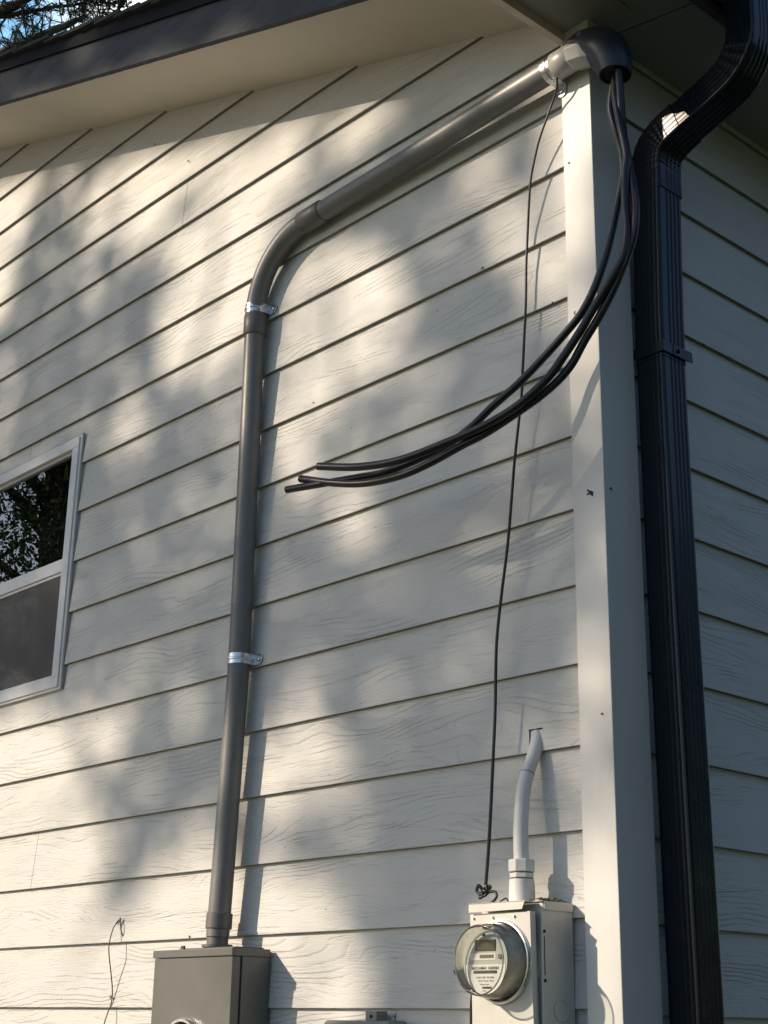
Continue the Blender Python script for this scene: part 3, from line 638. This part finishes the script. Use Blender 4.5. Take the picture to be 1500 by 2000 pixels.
mb.build('printed_marks', M_INK, fp)
mb = MB(); mb.box(CX+.040, CX+.050, -.1740, -.1705, CZ+.003, CZ+.011); mb.build('optical_port', M_INK, fp)
mb = MB(); mb.tube([(CX-.002, -.1705, CZ+.050), (CX-.002, -.1735, CZ+.050)], .003, 10); mb.build('sensor_dot', M_INK, fp)
def text(s, x, z, size, m=M_INK, parent=fp, y=-.1721, bold=0):
    cu = bpy.data.curves.new('lettering', 'FONT'); cu.body = s; cu.size = size; cu.extrude = .0001; cu.align_x = 'CENTER'; cu.offset = bold
    o = bpy.data.objects.new('tmp', cu); col.objects.link(o); bpy.context.view_layer.update()
    me = bpy.data.meshes.new_from_object(o.evaluated_get(bpy.context.evaluated_depsgraph_get())); bpy.data.objects.remove(o)
    me.materials.clear(); me.materials.append(m)
    M = Matrix.Translation(Vector((x, y, z)) - ORG[parent.name]) @ Matrix.Rotation(R(90), 4, 'X'); me.transform(M)
    o = bpy.data.objects.new('lettering', me); col.objects.link(o); o.parent = parent; return o
text('BAC3-NM-R  162B30U', CX+.002, CZ-.0175, .0078, bold=.0001)
text('CL200  240V  3W  60Hz', CX+.002, CZ-.0345, .0050)
text('TA 30   Kh 1.0   FM 2S', CX+.004, CZ-.0410, .0046)
text('Watthour meter', CX, CZ-.0475, .0038)
text('U S A', CX, CZ-.0600, .0038)
text('888888', CX+.002, CZ+.022, .015, m=mat('lcd_segment', (.03, .033, .025), .4), y=-.1724)

# old stub of conduit above the old box, entering the wall
oc = thing('old_conduit_stub', (-.205, -.06, -1.93), 'short pale painted conduit curving from the old meter box into a wall hole', 'conduit')
OP = [(-0.213,0.016,-1.556),(-0.208,0.004,-1.579),(-0.206,-0.010,-1.610),(-0.209,-0.029,-1.653),(-0.211,-0.042,-1.695),(-0.2075,-0.052,-1.741),(-0.206,-0.057,-1.791),(-0.202,-0.060,-1.862)]
P = crom(OP, 7); k0 = 22
mb = MB(); mb.tube(P[:k0], .0148, 28); mb.build('upper_pipe', M_OLD, oc, smooth=60)
mb = MB(); mb.tube(P[k0-1:], [.0156 + .0006*(i/20) for i in range(len(P)-k0+1)], 28); mb.build('lower_pipe', M_OLD, oc, smooth=60)
q = P[k0-1]; d = (P[k0]-P[k0-1]).normalized(); mb = MB(); mb.tube([q-d*.0004, q+d*.0010], .0159, 28); mb.build('joint_crack', M_DARK, oc)
def hexr(z, r, n=8): return [Vector((-.202+r*math.cos(2*math.pi*(k+.35)/n), -.060+r*math.sin(2*math.pi*(k+.35)/n), z)) for k in range(n)]
mb = MB(); mb.rings([hexr(-1.866, .0275), hexr(-1.864, .0290), hexr(-1.842, .0290), hexr(-1.840, .0275)]); mb.build('compression_nut', M_OLD, oc, bevel=.001)
mb = MB(); mb.tube([(-.202, -.060, -1.931), (-.202, -.060, -1.866)], .0235, 28); mb.build('connector_core', M_BLK, oc, smooth=60)
mb = MB(); mb.rings([hexr(-1.878, .0265, 8), hexr(-1.868, .0265, 8)]); mb.build('spacer_ring', M_OLD, oc, bevel=.001)
mb = MB(); mb.tube([(-.202, -.060, -1.9305), (-.202, -.060, -1.903), (-.202, -.060, -1.8805)], [.0275, .0275, .0262], 28); mb.build('connector_body', M_OLD, oc, smooth=40)
mb = MB(); mb.box(-.230, -.192, -.0008, .006, -1.5535, -1.552); mb.box(-.2285, -.2275, .0, .006, -1.585, -1.5525); mb.build('cutout_edge', M_DARK, oc)
mb = MB(); rnd = random.Random(6)
for k in range(26):
    M = Matrix.Translation((rnd.uniform(-.17, -.125), rnd.uniform(-.08, -.01), OZT+.002+rnd.uniform(0, .006))) @ Matrix.Rotation(rnd.uniform(0, 6), 4, 'Z') @ Matrix.Rotation(rnd.uniform(-.5, .5), 4, 'Y')
    mb.box(-.007, .007, -.0022, .0022, -.001, .001, M=M)
for k in range(12):
    M = Matrix.Translation((rnd.uniform(-.30, -.24), rnd.uniform(-.08, -.03), OZT+.0015)) @ Matrix.Rotation(rnd.uniform(0, 6), 4, 'Z')
    mb.box(-.006, .006, -.002, .002, -.001, .001, M=M)
tag(mb.build('leaf_litter', mat('dry_litter', (.12, .10, .07), .95, noise=.4, nscale=90)), 'dry leaf bits lying on top of the old meter box', 'leaf litter')['kind'] = 'stuff'

# ------------------------------------------------------------------ small grey telecom box at the bottom
tb = thing('junction_box', (-.72, 0, -2.4), 'small grey plastic box with raised tab, bottom edge between both meter boxes', 'junction box')
mb = MB(); mb.box(-.832, -.606, -.055, -.0015, -2.42, -2.164); mb.build('body', M_TEL, tb, bevel=.006, seg=3)
mb = MB(); mb.box(-.824, -.604, -.064, -.0552, -2.41, -2.1665); mb.build('lid', M_TEL, tb, bevel=.003)
mb = MB(); mb.box(-.712, -.674, -.036, -.0018, -2.1640, -2.1435); lt = mb.build('tab', M_TEL, tb, bevel=.001)
mb = MB(); mb.tube([(-.692, -.0355, -2.155), (-.692, -.0372, -2.155)], .0042, 12); mb.build('tab_hole', M_DARK, lt)
mb = MB(); mb.tube([(-.636, -.012, -2.172), (-.637, -.012, -2.158), (-.636, -.011, -2.146)], .001, 6); mb.tube([(-.637, -.012, -2.158), (-.642, -.013, -2.152)], .001, 6); mb.build('wire_tail', M_WIRE, tb)

# thin dark line running down past the old box's left edge
lc = thing('dark_line', (-.405, -.01, -2.6), 'thin dark line running down the left edge of the old meter box', 'wire')
mb = MB(); mb.tube(crom([(-.396, .004, -2.085), (-.402, -.005, -2.105), (-.405, -.006, -2.2), (-.405, -.006, -2.6), (-.405, -.010, -3.4)], 6), .0028, 10); mb.build('strand', M_WIRE, lc, smooth=60)

# ------------------------------------------------------------------ downspout
ds = thing('downspout', (.06, .16, -3.6), 'glossy black fluted downspout with S bend beside the corner board', 'downspout')
def rect_profile(a, b, ribs=4, depth=.003, rad=.008):
    """rounded rectangle, fluted on the +n face and lightly on the sides. returns [(n, y)]"""
    pts = []
    def flute(t, nr, d): # t in 0..1 along the face
        w = (t*nr) % 1.0; inside = .16 < t < .93
        return -d*(1 if .30 < w < .62 else (0 if (w < .22 or w > .70) else .5)) if inside else 0
    M_ = 40
    for i in range(M_+1):   # +n face, y from -b to b
        t = i/M_; pts.append((a + flute(t, ribs+1, depth), -b+rad + (2*b-2*rad)*t))
    for k in range(1, 5): th = R(22.5*k*0.999); pts.append((a-rad+rad*math.cos(th), b-rad+rad*math.sin(th)))
    for i in range(M_+1):
        t = i/M_; pts.append((a-rad-(2*a-2*rad)*t, b))
    for k in range(1, 5): th = R(90+22.5*k*.999); pts.append((-a+rad+rad*math.cos(th), b-rad+rad*math.sin(th)))
    for i in range(M_+1):
        t = i/M_; pts.append((-a + 0*t, b-rad-(2*b-2*rad)*t))
    for k in range(1, 5): th = R(180+22.5*k*.999); pts.append((-a+rad+rad*math.cos(th), -b+rad+rad*math.sin(th)))
    for i in range(M_+1):
        t = i/M_; pts.append((-a+rad+(2*a-2*rad)*t, -b - flute(t, 5, depth*.10)))
    for k in range(1, 5): th = R(270+22.5*k*.999); pts.append((a-rad+rad*math.cos(th), -b+rad+rad*math.sin(th)))
    return pts
def sweep(path, prof, scales=None):
    path = [Vector(p) for p in path]; rings = []
    for i, p in enumerate(path):
        t_ = (path[min(i+1, len(path)-1)] - path[max(i-1, 0)]); t_.y = 0; t_.normalize()
        n = Vector((t_.z, 0, -t_.x)); s = scales[i] if scales else 1
        rings.append([p + n*(u*s) + Vector((0, v*s, 0)) for u, v in prof])
    mb = MB(); mb.rings(rings); return mb
PA = rect_profile(.0395, .0440)
sweep([(.062, .166, -3.62), (.0618, .165, -2.1), (.0618, .156, -1.3), (.0618, .155, -.85), (.0618, .156, -.706)], PA).build('lower_pipe', M_BLKM, ds, smooth=35)
PB = rect_profile(.0408, .0455)
sweep([(.062, .156, -.712), (.0622, .157, -.6), (.0640, .163, -.40), (.0665, .168, -.218)], PB).build('upper_pipe', M_BLKM, ds, smooth=35)
el = [(.0665, .169, -.262), (.0668, .169, -.205), (.0695, .168, -.172), (.079, .167, -.145), (.098, .166, -.126), (.125, .164, -.113), (.165, .162, -.100)]
EP = crom(el, 9); sc_ = [1 + .016*(1 if (i % 5) in (0, 1) and 9 < i < 46 else 0) for i in range(len(EP))]
PC = rect_profile(.0425, .0470, depth=.0018)
sweep(EP, PC, sc_).build('lower_elbow', M_BLKM, ds, smooth=35)
el = crom([(.150, .163, -.104), (.20, .161, -.090), (.275, .157, -.068), (.315, .155, -.050), (.345, .153, -.020), (.362, .152, .02), (.366, .152, .08), (.366, .152, .178)], 9)
PD = rect_profile(.0400, .0445, depth=.0018)
sc_ = [1 + .016*(1 if (i % 5) in (0, 1) and 18 < i < 44 else 0) for i in range(len(el))]
sweep(el, PD, sc_).build('upper_elbow', M_BLKM, ds, smooth=35)
# strap band
mb = MB(); a, b = .0432, .0482; zc, wv = -.690, .0135; cx2, cy2 = .0621, .1563
ringo = [(cx2-a, cy2-b), (cx2+a, cy2-b), (cx2+a, cy2+b), (cx2-a, cy2+b)]
for i, (p, q) in enumerate(((0, 1), (1, 2))):
    (xa, ya), (xb, yb) = ringo[p], ringo[q]
    if i == 0: mb.box(xa, xb, ya-.0012, ya, zc-wv, zc+wv)
    else: mb.box(xa+.0001, xa+.0013, ya-.0012, yb, zc-wv, zc+wv)
st_ = mb.build('pipe_band', M_BLKM, ds, bevel=.0005)
mb = MB(); mb.box(cx2+a+.0014, cx2+a+.0027, cy2-.012, cy2+b+.012, zc-wv-.0, zc+wv+.0); mb.build('band_tab', M_BLKM, st_, bevel=.0005)
mb = MB(); mb.tube([(cx2+a+.0027, cy2+.006, zc), (cx2+a+.0062, cy2+.006, zc), (cx2+a+.0078, cy2+.006, zc)], [.0052, .005, .0025], 10); mb.build('screw', M_BLKM, st_, smooth=40)

# gutter
gu = thing('gutter', (.35, 0, .17), 'black gutter along the eave above the downspout, top right', 'gutter')
GX = .284; prof = [(0, .272), (0, .170), (.075, .170), (.088, .190), (.112, .215), (.120, .235), (.120, .262), (.112, .262), (.112, .238), (.105, .220), (.083, .196), (.072, .174), (.004, .174), (.004, .272)]
mb = MB(); mb.prism(prof, lambda u, v, k: Vector((GX+u, (YO-.04, HY)[k], v))); mb.build('trough', M_BLKM, gu, bevel=.001)
mb = MB(); mb.prism([(0, .272), (0, .169), (.076, .169), (.089, .190), (.113, .215), (.121, .235), (.121, .264)], lambda u, v, k: Vector((GX+u, (YO-.042, YO-.0395)[k], v))); mb.build('end_cap', M_BLKM, gu)

# ------------------------------------------------------------------ trees
def pip(x, z, P):
    ins = False; j = len(P)-1
    for i in range(len(P)):
        xi, zi = P[i]; xj, zj = P[j]
        if (zi > z) != (zj > z) and x < (xj-xi)*(z-zi)/(zj-zi) + xi: ins = not ins
        j = i
    return ins
# gaps in the shade tree's crown, given by where the light they let through lands on the gable wall (x, z)
GAPS = [
 ([(-3.16, 1.19), (-2.88, 1.07), (-2.95, 0.76), (-2.97, 0.5), (-3.28, 0.52), (-3.74, 1.3)],0.9),
 ([(-2.6, 0.93), (-1.96, 0.74), (-1.36, 0.54), (-0.86, 0.37), (-0.66, 0.31), (-0.99, 0.28), (-1.29, 0.23), (-1.92, 0.37), (-2.31, 0.59)],0.72),
 ([(-1.82, 0.33), (-1.51, 0.33), (-1.26, 0.17), (-1.31, -0.04), (-1.34, -0.1), (-1.38, -0.24), (-1.76, -0.2), (-1.85, 0.01), (-1.68, 0.1)],1),
 ([(-2.53, 0.62), (-2.34, 0.54), (-2.21, 0.14), (-2.56, 0.14), (-2.67, 0.34)],0.4),
 ([(-2.07, 0.09), (-1.83, 0.08), (-1.76, -0.2), (-2.04, -0.15)],0.45),
 ([(-1.19, -0.22), (-1.17, -0.01), (-0.98, -0.04), (-0.78, -0.12), (-0.68, -0.28), (-0.68, -0.4), (-0.71, -0.49), (-0.96, -0.47), (-1.21, -0.46)],0.8),
 ([(-1.21, -0.48), (-0.92, -0.5), (-0.79, -0.46), (-0.91, -0.67), (-0.97, -0.8), (-1.03, -0.93), (-1.15, -0.97), (-1.22, -0.8)],0.6),
 ([(-0.86, -0.74), (-0.73, -0.82), (-0.74, -0.92), (-0.83, -1.03), (-0.98, -0.97)],0.35),
 ([(-0.18, 0.05), (-0.07, 0.06), (0.01, 0.07), (0.02, -0.23), (-0.0, -0.51), (-0.08, -0.59), (-0.21, -0.52), (-0.28, -0.41), (-0.26, -0.21), (-0.15, -0.11)],0.6),
 ([(-0.12, 0.12), (0.09, 0.08), (0.1, -0.16), (0.01, -0.24), (-.12, -.22)],0.95),
 ([(-0.08, -0.62), (0.02, -0.63), (0.01, -0.85), (-0.09, -0.8)],0.55),
 ([(-0.48, 0.09), (-0.23, 0.06), (-0.17, 0.0), (-0.27, -0.06), (-0.35, -0.17), (-0.5, 0.0)],0.5),
 ([(-0.08, -1.4), (0.02, -1.42), (0.02, -1.64), (-0.16, -1.67), (-0.19, -1.53)],0.36),
 ([(-0.07, -1.74), (0.01, -1.75), (0.01, -1.83), (-0.07, -1.82)],0.4),
 ([(-0.09, -1.89), (0.06, -1.84), (0.06, -2.8), (-0.42, -2.8), (-0.42, -1.97)],1),
 ([(-2.67, -1.19), (-2.32, -1.24), (-2.1, -1.43), (-1.98, -1.67), (-1.79, -1.64), (-1.59, -1.77), (-1.42, -1.73), (-1.26, -1.79), (-1.13, -1.99), (-1.07, -2.35), (-2.92, -2.43), (-3.27, -1.11)],1),
 ([(-2.16, -1.24), (-1.64, -1.28), (-1.45, -1.43), (-1.38, -1.65), (-1.6, -1.63), (-1.98, -1.44)],0.45),
 ([(-1.28, -1.49), (-1.09, -1.43), (-0.98, -1.42), (-0.9, -1.5), (-0.91, -1.6), (-1.07, -1.64), (-1.27, -1.6)],0.6),
 ([(-1.28, -1.82), (-1.11, -1.79), (-0.9, -1.89), (-0.87, -2.0), (-0.71, -2.04), (-0.77, -2.28), (-1.09, -2.29), (-1.26, -2.05)],0.9),
 ([(-0.67, -2.06), (-0.44, -2.04), (-0.44, -2.17), (-0.67, -2.17)],0.35),
 ([(-1.81, 0.89), (-1.6, 0.8), (-1.57, 0.68), (-1.76, 0.77)],0.38),
 ([(-2.22, 0.97), (-1.91, 0.84), (-1.89, 0.74), (-2.16, 0.84)],0.16),
 ([(-0.92, 0.45), (-0.76, 0.38), (-0.79, 0.35), (-0.92, 0.41)],0.12),
]
CLUMPS = [
 ([(-.62, -.88), (-.40, -1.22), (.0, -1.12), (.06, -.85), (-.05, -.80), (-.2, -.92)],0.95),
 ([(-2.0, -1.88), (-1.82, -1.61), (-1.61, -1.54), (-1.44, -1.59), (-1.6, -1.71), (-1.85, -1.86)],0.85),
 ([(-2.23, -1.41), (-2.11, -1.39), (-2.05, -1.59), (-2.16, -1.64)],0.3),
]
from mathutils import noise as mnoise
def openness(x, z):
    o = .0
    for P, s in GAPS:
        if any(pip(x+a, z+b, P) for a, b in ((0, 0), (.035, 0), (-.035, 0), (0, .035), (0, -.035))): o = max(o, s)
    for P, s in CLUMPS:
        if pip(x, z, P): o = min(o, 1-s)
    nn_ = mnoise.noise(Vector((x*7.0 + z*2, z*2.6, 3.7)))
    if o > 0 and o < .8: o = max(0, min(1, o + 1.1*nn_))
    elif o == 0: o = .085 + .14*max(-.4, nn_)
    if z > S(x) - .150:
        o = .015
        for P, s in GAPS[-3:]:
            if pip(x, z, P): o = s
    if x > .6 or x < -3.6 or z > 1.6: o = max(o, .12)
    if z < -2.35: o = max(o, .55)
    return o
def leaf(mb, c, s, rnd):
    q = Quaternion((rnd.gauss(0, 1), rnd.gauss(0, 1), rnd.gauss(0, 1), rnd.gauss(0, 1))).normalized()
    P = [(-s, 0, 0), (-s*.3, s*.45, s*.08), (s*.5, s*.38, 0), (s*1.05, 0, -s*.1), (s*.5, -s*.38, 0), (-s*.3, -s*.45, s*.08)]
    mb.add([c + q @ Vector(p) for p in P], [(0, 1, 2, 3, 4, 5)])
rnd = random.Random(21); crown = MB(); n = 0
while n < 62000:
    x, z = rnd.uniform(-4.4, 1.5), rnd.uniform(-3.3, 2.1)
    n += 1
    o = openness(x, z)
    dens = min(1, -math.log(max(o, .001))/6.5)
    if rnd.random() > dens: continue
    t_ = rnd.uniform(9.0, 12.5)
    leaf(crown, Vector((x, 0, z)) + SUN*t_, rnd.uniform(.045, .080), rnd)
tr = thing('shade_tree', (-6.1, -6.9, GZ), 'leafy tree standing out of frame whose gaps dapple the wall', 'tree')
crown.build('crown', M_LEAF, tr)
tk = MB(); base = Vector((-6.1, -6.9, GZ)); W = lambda x, z, t_: Vector((x, 0, z)) + SUN*t_
fork = W(-.55, -1.9, 10.0)
tk.tube(crom([base, base+Vector((.1, -.05, 1.8)), fork-Vector((.05, 0, 1.2)), fork], 6), [.26 - .007*i for i in range(19)], 14)
for k_, P in enumerate(([(-.55, -1.9, 10), (-.58, -1.3, 10.1), (-.5, -.75, 10.4), (-.42, -.3, 10.6), (-.6, .45, 11)], [(-.58, -1.3, 10.1), (-1.1, -1.15, 10.2), (-1.75, -.95, 10), (-2.25, -.5, 10.3), (-2.75, .1, 10.7)],
          [(-.55, -1.75, 10), (-.1, -1.2, 9.8), (.25, -.9, 9.9), (.6, -.5, 10)], [(-1.75, -.95, 10), (-2.5, -1.05, 10), (-3.2, -.7, 9.8), (-3.7, -.2, 10)],
          [(-1.1, -1.15, 10.2), (-1.5, -1.5, 9.9), (-1.8, -1.7, 9.7), (-2.1, -2.05, 9.6)], [(-1.5, -1.5, 9.9), (-2.0, -1.45, 9.5), (-2.3, -1.6, 9.5)], [(-1.1, -1.15, 10.2), (-.95, -.8, 9.5), (-.92, -.45, 9.3), (-1.0, -.1, 9.2)], [(-1.75, -.95, 10), (-1.7, -.4, 9.4), (-1.55, .1, 9.2), (-1.6, .5, 9)],
          [(-2.25, -.5, 10.3), (-2.0, .25, 9.6), (-1.7, .5, 9.3), (-1.3, .5, 9.2)], [(-.5, -.75, 10.4), (.2, -.35, 10.6), (.5, .3, 10.8)], [(-2.25, -.5, 10.3), (-2.1, .2, 10.5), (-2.75, .75, 10.8), (-2.8, 1.1, 11)])):
    Q = crom([W(*p) for p in P], 6); N_ = len(Q); tk.tube(Q, [(.075 if k_ < 4 else .030)*(1 - .75*i/(N_-1)) for i in range(N_)], 8)
tk.build('trunk', M_BARK, tr, smooth=60)

def broad_tree(name, base, H, rad, label, seed, n=9000, ls=.13, mt=M_LEAF2, gr=None):
    rnd = random.Random(seed); base = Vector(base); t = thing(name, base, label, 'tree', gr); cr_ = MB(); tk = MB()
    tk.tube(crom([base, base+Vector((.2, .1, H*.35)), base+Vector((-.1, .2, H*.7)), base+Vector((0, 0, H*.92))], 6), [H*.028*(1-.045*i) for i in range(19)], 12)
    cl = []
    for k in range(46):
        a = rnd.uniform(0, 6.28); hh = rnd.uniform(.25, 1.0); rr = rad*math.sqrt(rnd.random())*(1.15-.75*abs(hh-.55))
        c = base + Vector((math.cos(a)*rr, math.sin(a)*rr, H*hh)); cl.append((c, rnd.uniform(.5, 1.1)))
        s0 = base + Vector((0, 0, H*hh*.75)); tk.tube(crom([s0, s0.lerp(c, .5)+Vector((0, 0, .2)), c], 4), [.07-.006*i for i in range(9)], 6)
    for k in range(n):
        c, r = rnd.choice(cl); d = Vector((rnd.gauss(0, 1), rnd.gauss(0, 1), rnd.gauss(0, .7)))*r*.62
        leaf(cr_, c+d, rnd.uniform(ls*.6, ls), rnd)
    cr_.build('crown', mt, t); tk.build('trunk', M_BARK, t, smooth=60); return t
broad_tree('broadleaf_tree', (-14.5, -6.9, GZ), 12, 4.4, 'dark leafy tree mirrored in the window glass, nearer the house', 5, 75000, .036, mt=M_LEAF, gr=None)
broad_tree('broadleaf_tree', (-19.5, -12.5, GZ), 15, 4.2, 'tall pale leafy tree behind the other one mirrored in the window', 9, 26000, .07, mt=M_LEAF, gr=None)
broad_tree('broadleaf_tree', (-20.5, -6.0, GZ), 14, 4.6, 'wide dark tree left of the others mirrored in the window', 14, 30000, .06, gr=None)

for k, (x, y, h, r_) in enumerate([(10.5, -1.5, 6.0, 2.6), (11.5, 3.0, 6.8, 2.8), (10.5, 8.0, 6.4, 2.8), (8.5, 13.0, 7.0, 3.0)]):
    broad_tree('sky_block_tree', (x, y, GZ), h, r_, ('first', 'second', 'third', 'last')[k] + ' added tree of the out-of-frame row blocking low sky right of the house', 40+k, 5000, .26, gr='added trees blocking low sky')  # unseen row added to cut low skylight on side wall and eave
# pine behind the house whose boughs show above the roof
pt = thing('pine_tree', (-11.3, 1.6, GZ), 'pine with lichened boughs and sparse needles above the roof, top left', 'pine tree')
tk = MB(); tb_ = Vector((-11.3, 1.6, GZ)); rnd = random.Random(31)
tk.tube([tb_, tb_+Vector((.1, 0, 5)), tb_+Vector((0, .1, 10)), tb_+Vector((.1, 0, 15))], [.32, .26, .18, .06], 12)
tk.build('trunk', M_BARK, pt, smooth=60)
BR = [([(-11.3, 1.6, 5.0), (-10.73, 2.02, 5.57), (-9.67, 2.84, 6.65), (-9.37, 3.1, 6.87), (-9.11, 3.33, 7.04), (-9.0, 3.43, 7.11)], .075, .024, 1),
      ([(-11.3, 1.6, 5.6), (-10.29, 1.7, 6.41), (-9.42, 2.72, 7.03), (-9.25, 2.89, 7.14), (-9.04, 3.03, 7.31)], .08, .03, 0),
      ([(-9.6, 2.5, 6.9), (-9.33, 2.89, 7.05), (-9.24, 3.0, 7.09), (-9.12, 3.15, 7.15), (-8.94, 3.38, 7.22), (-8.7, 3.56, 7.37)], .03, .010, 0),
      ([(-11.25, 1.5, 6.0), (-10.07, 1.55, 6.78), (-9.2, 2.62, 7.35), (-8.85, 3.06, 7.51), (-8.64, 3.58, 7.44), (-8.71, 3.7, 7.27), (-8.84, 3.64, 7.16)], .06, .008, 0),
      ([(-8.85, 3.06, 7.51), (-8.82, 3.41, 7.33), (-8.9, 3.56, 7.15), (-8.94, 3.57, 7.09)], .014, .006, 0),
      ([(-9.0, 2.82, 7.47), (-8.88, 3.27, 7.35), (-8.89, 3.4, 7.27), (-9.0, 3.36, 7.16)], .014, .006, 0),
      ([(-10.03, 2.64, 6.27), (-9.78, 2.81, 6.52), (-9.48, 3.06, 6.76), (-9.42, 3.05, 6.84), (-9.37, 3.1, 6.88)], .012, .006, 0)]
tip = []; lb_ = MB(); dk = MB()
for P, ra, rb, li in BR:
    Q = crom([Vector(p) for p in P], 7); N_ = len(Q)
    (lb_ if li else dk).tube([q + Vector((rnd.uniform(-1, 1), rnd.uniform(-1, 1), rnd.uniform(-1, 1)))*.006 for q in Q], [ra+(rb-ra)*i/(N_-1) for i in range(N_)], 10)
    for i in range(N_//4, N_):
        for k in range(3):
            if rnd.random() < .55:
                d = Vector((rnd.gauss(0, 1), rnd.gauss(0, 1), rnd.gauss(.1, 1))).normalized()*rnd.uniform(.06, .34); e = Q[i] + d
                md = Q[i] + d*.5 + Vector((rnd.uniform(-.04, .04), rnd.uniform(-.04, .04), -.03))
                dk.tube(crom([Q[i], md, e], 3), [.0065]*6+[.004], 5); tip += [e]
                if rnd.random() < .6: tip.append(md)
dk.build('bough', M_BARK, pt, smooth=60); lb_.build('bough', M_LICH, pt, smooth=60)['label'] = 'pale lichened bough'
nd = MB()
for e in tip:
    ax = Vector((rnd.gauss(0, 1), rnd.gauss(0, 1), rnd.gauss(0, 1))).normalized()
    for k in range(rnd.randint(9, 20)):
        d = (ax*.6 + Vector((rnd.gauss(0, 1), rnd.gauss(0, 1), rnd.gauss(0, 1))).normalized()).normalized()*rnd.uniform(.05, .12)
        w = d.orthogonal().normalized()*.0035
        nd.add([e-w, e+w, e+d*1.15], [(0, 1, 2)])
nd.build('needles', M_NEED, pt)
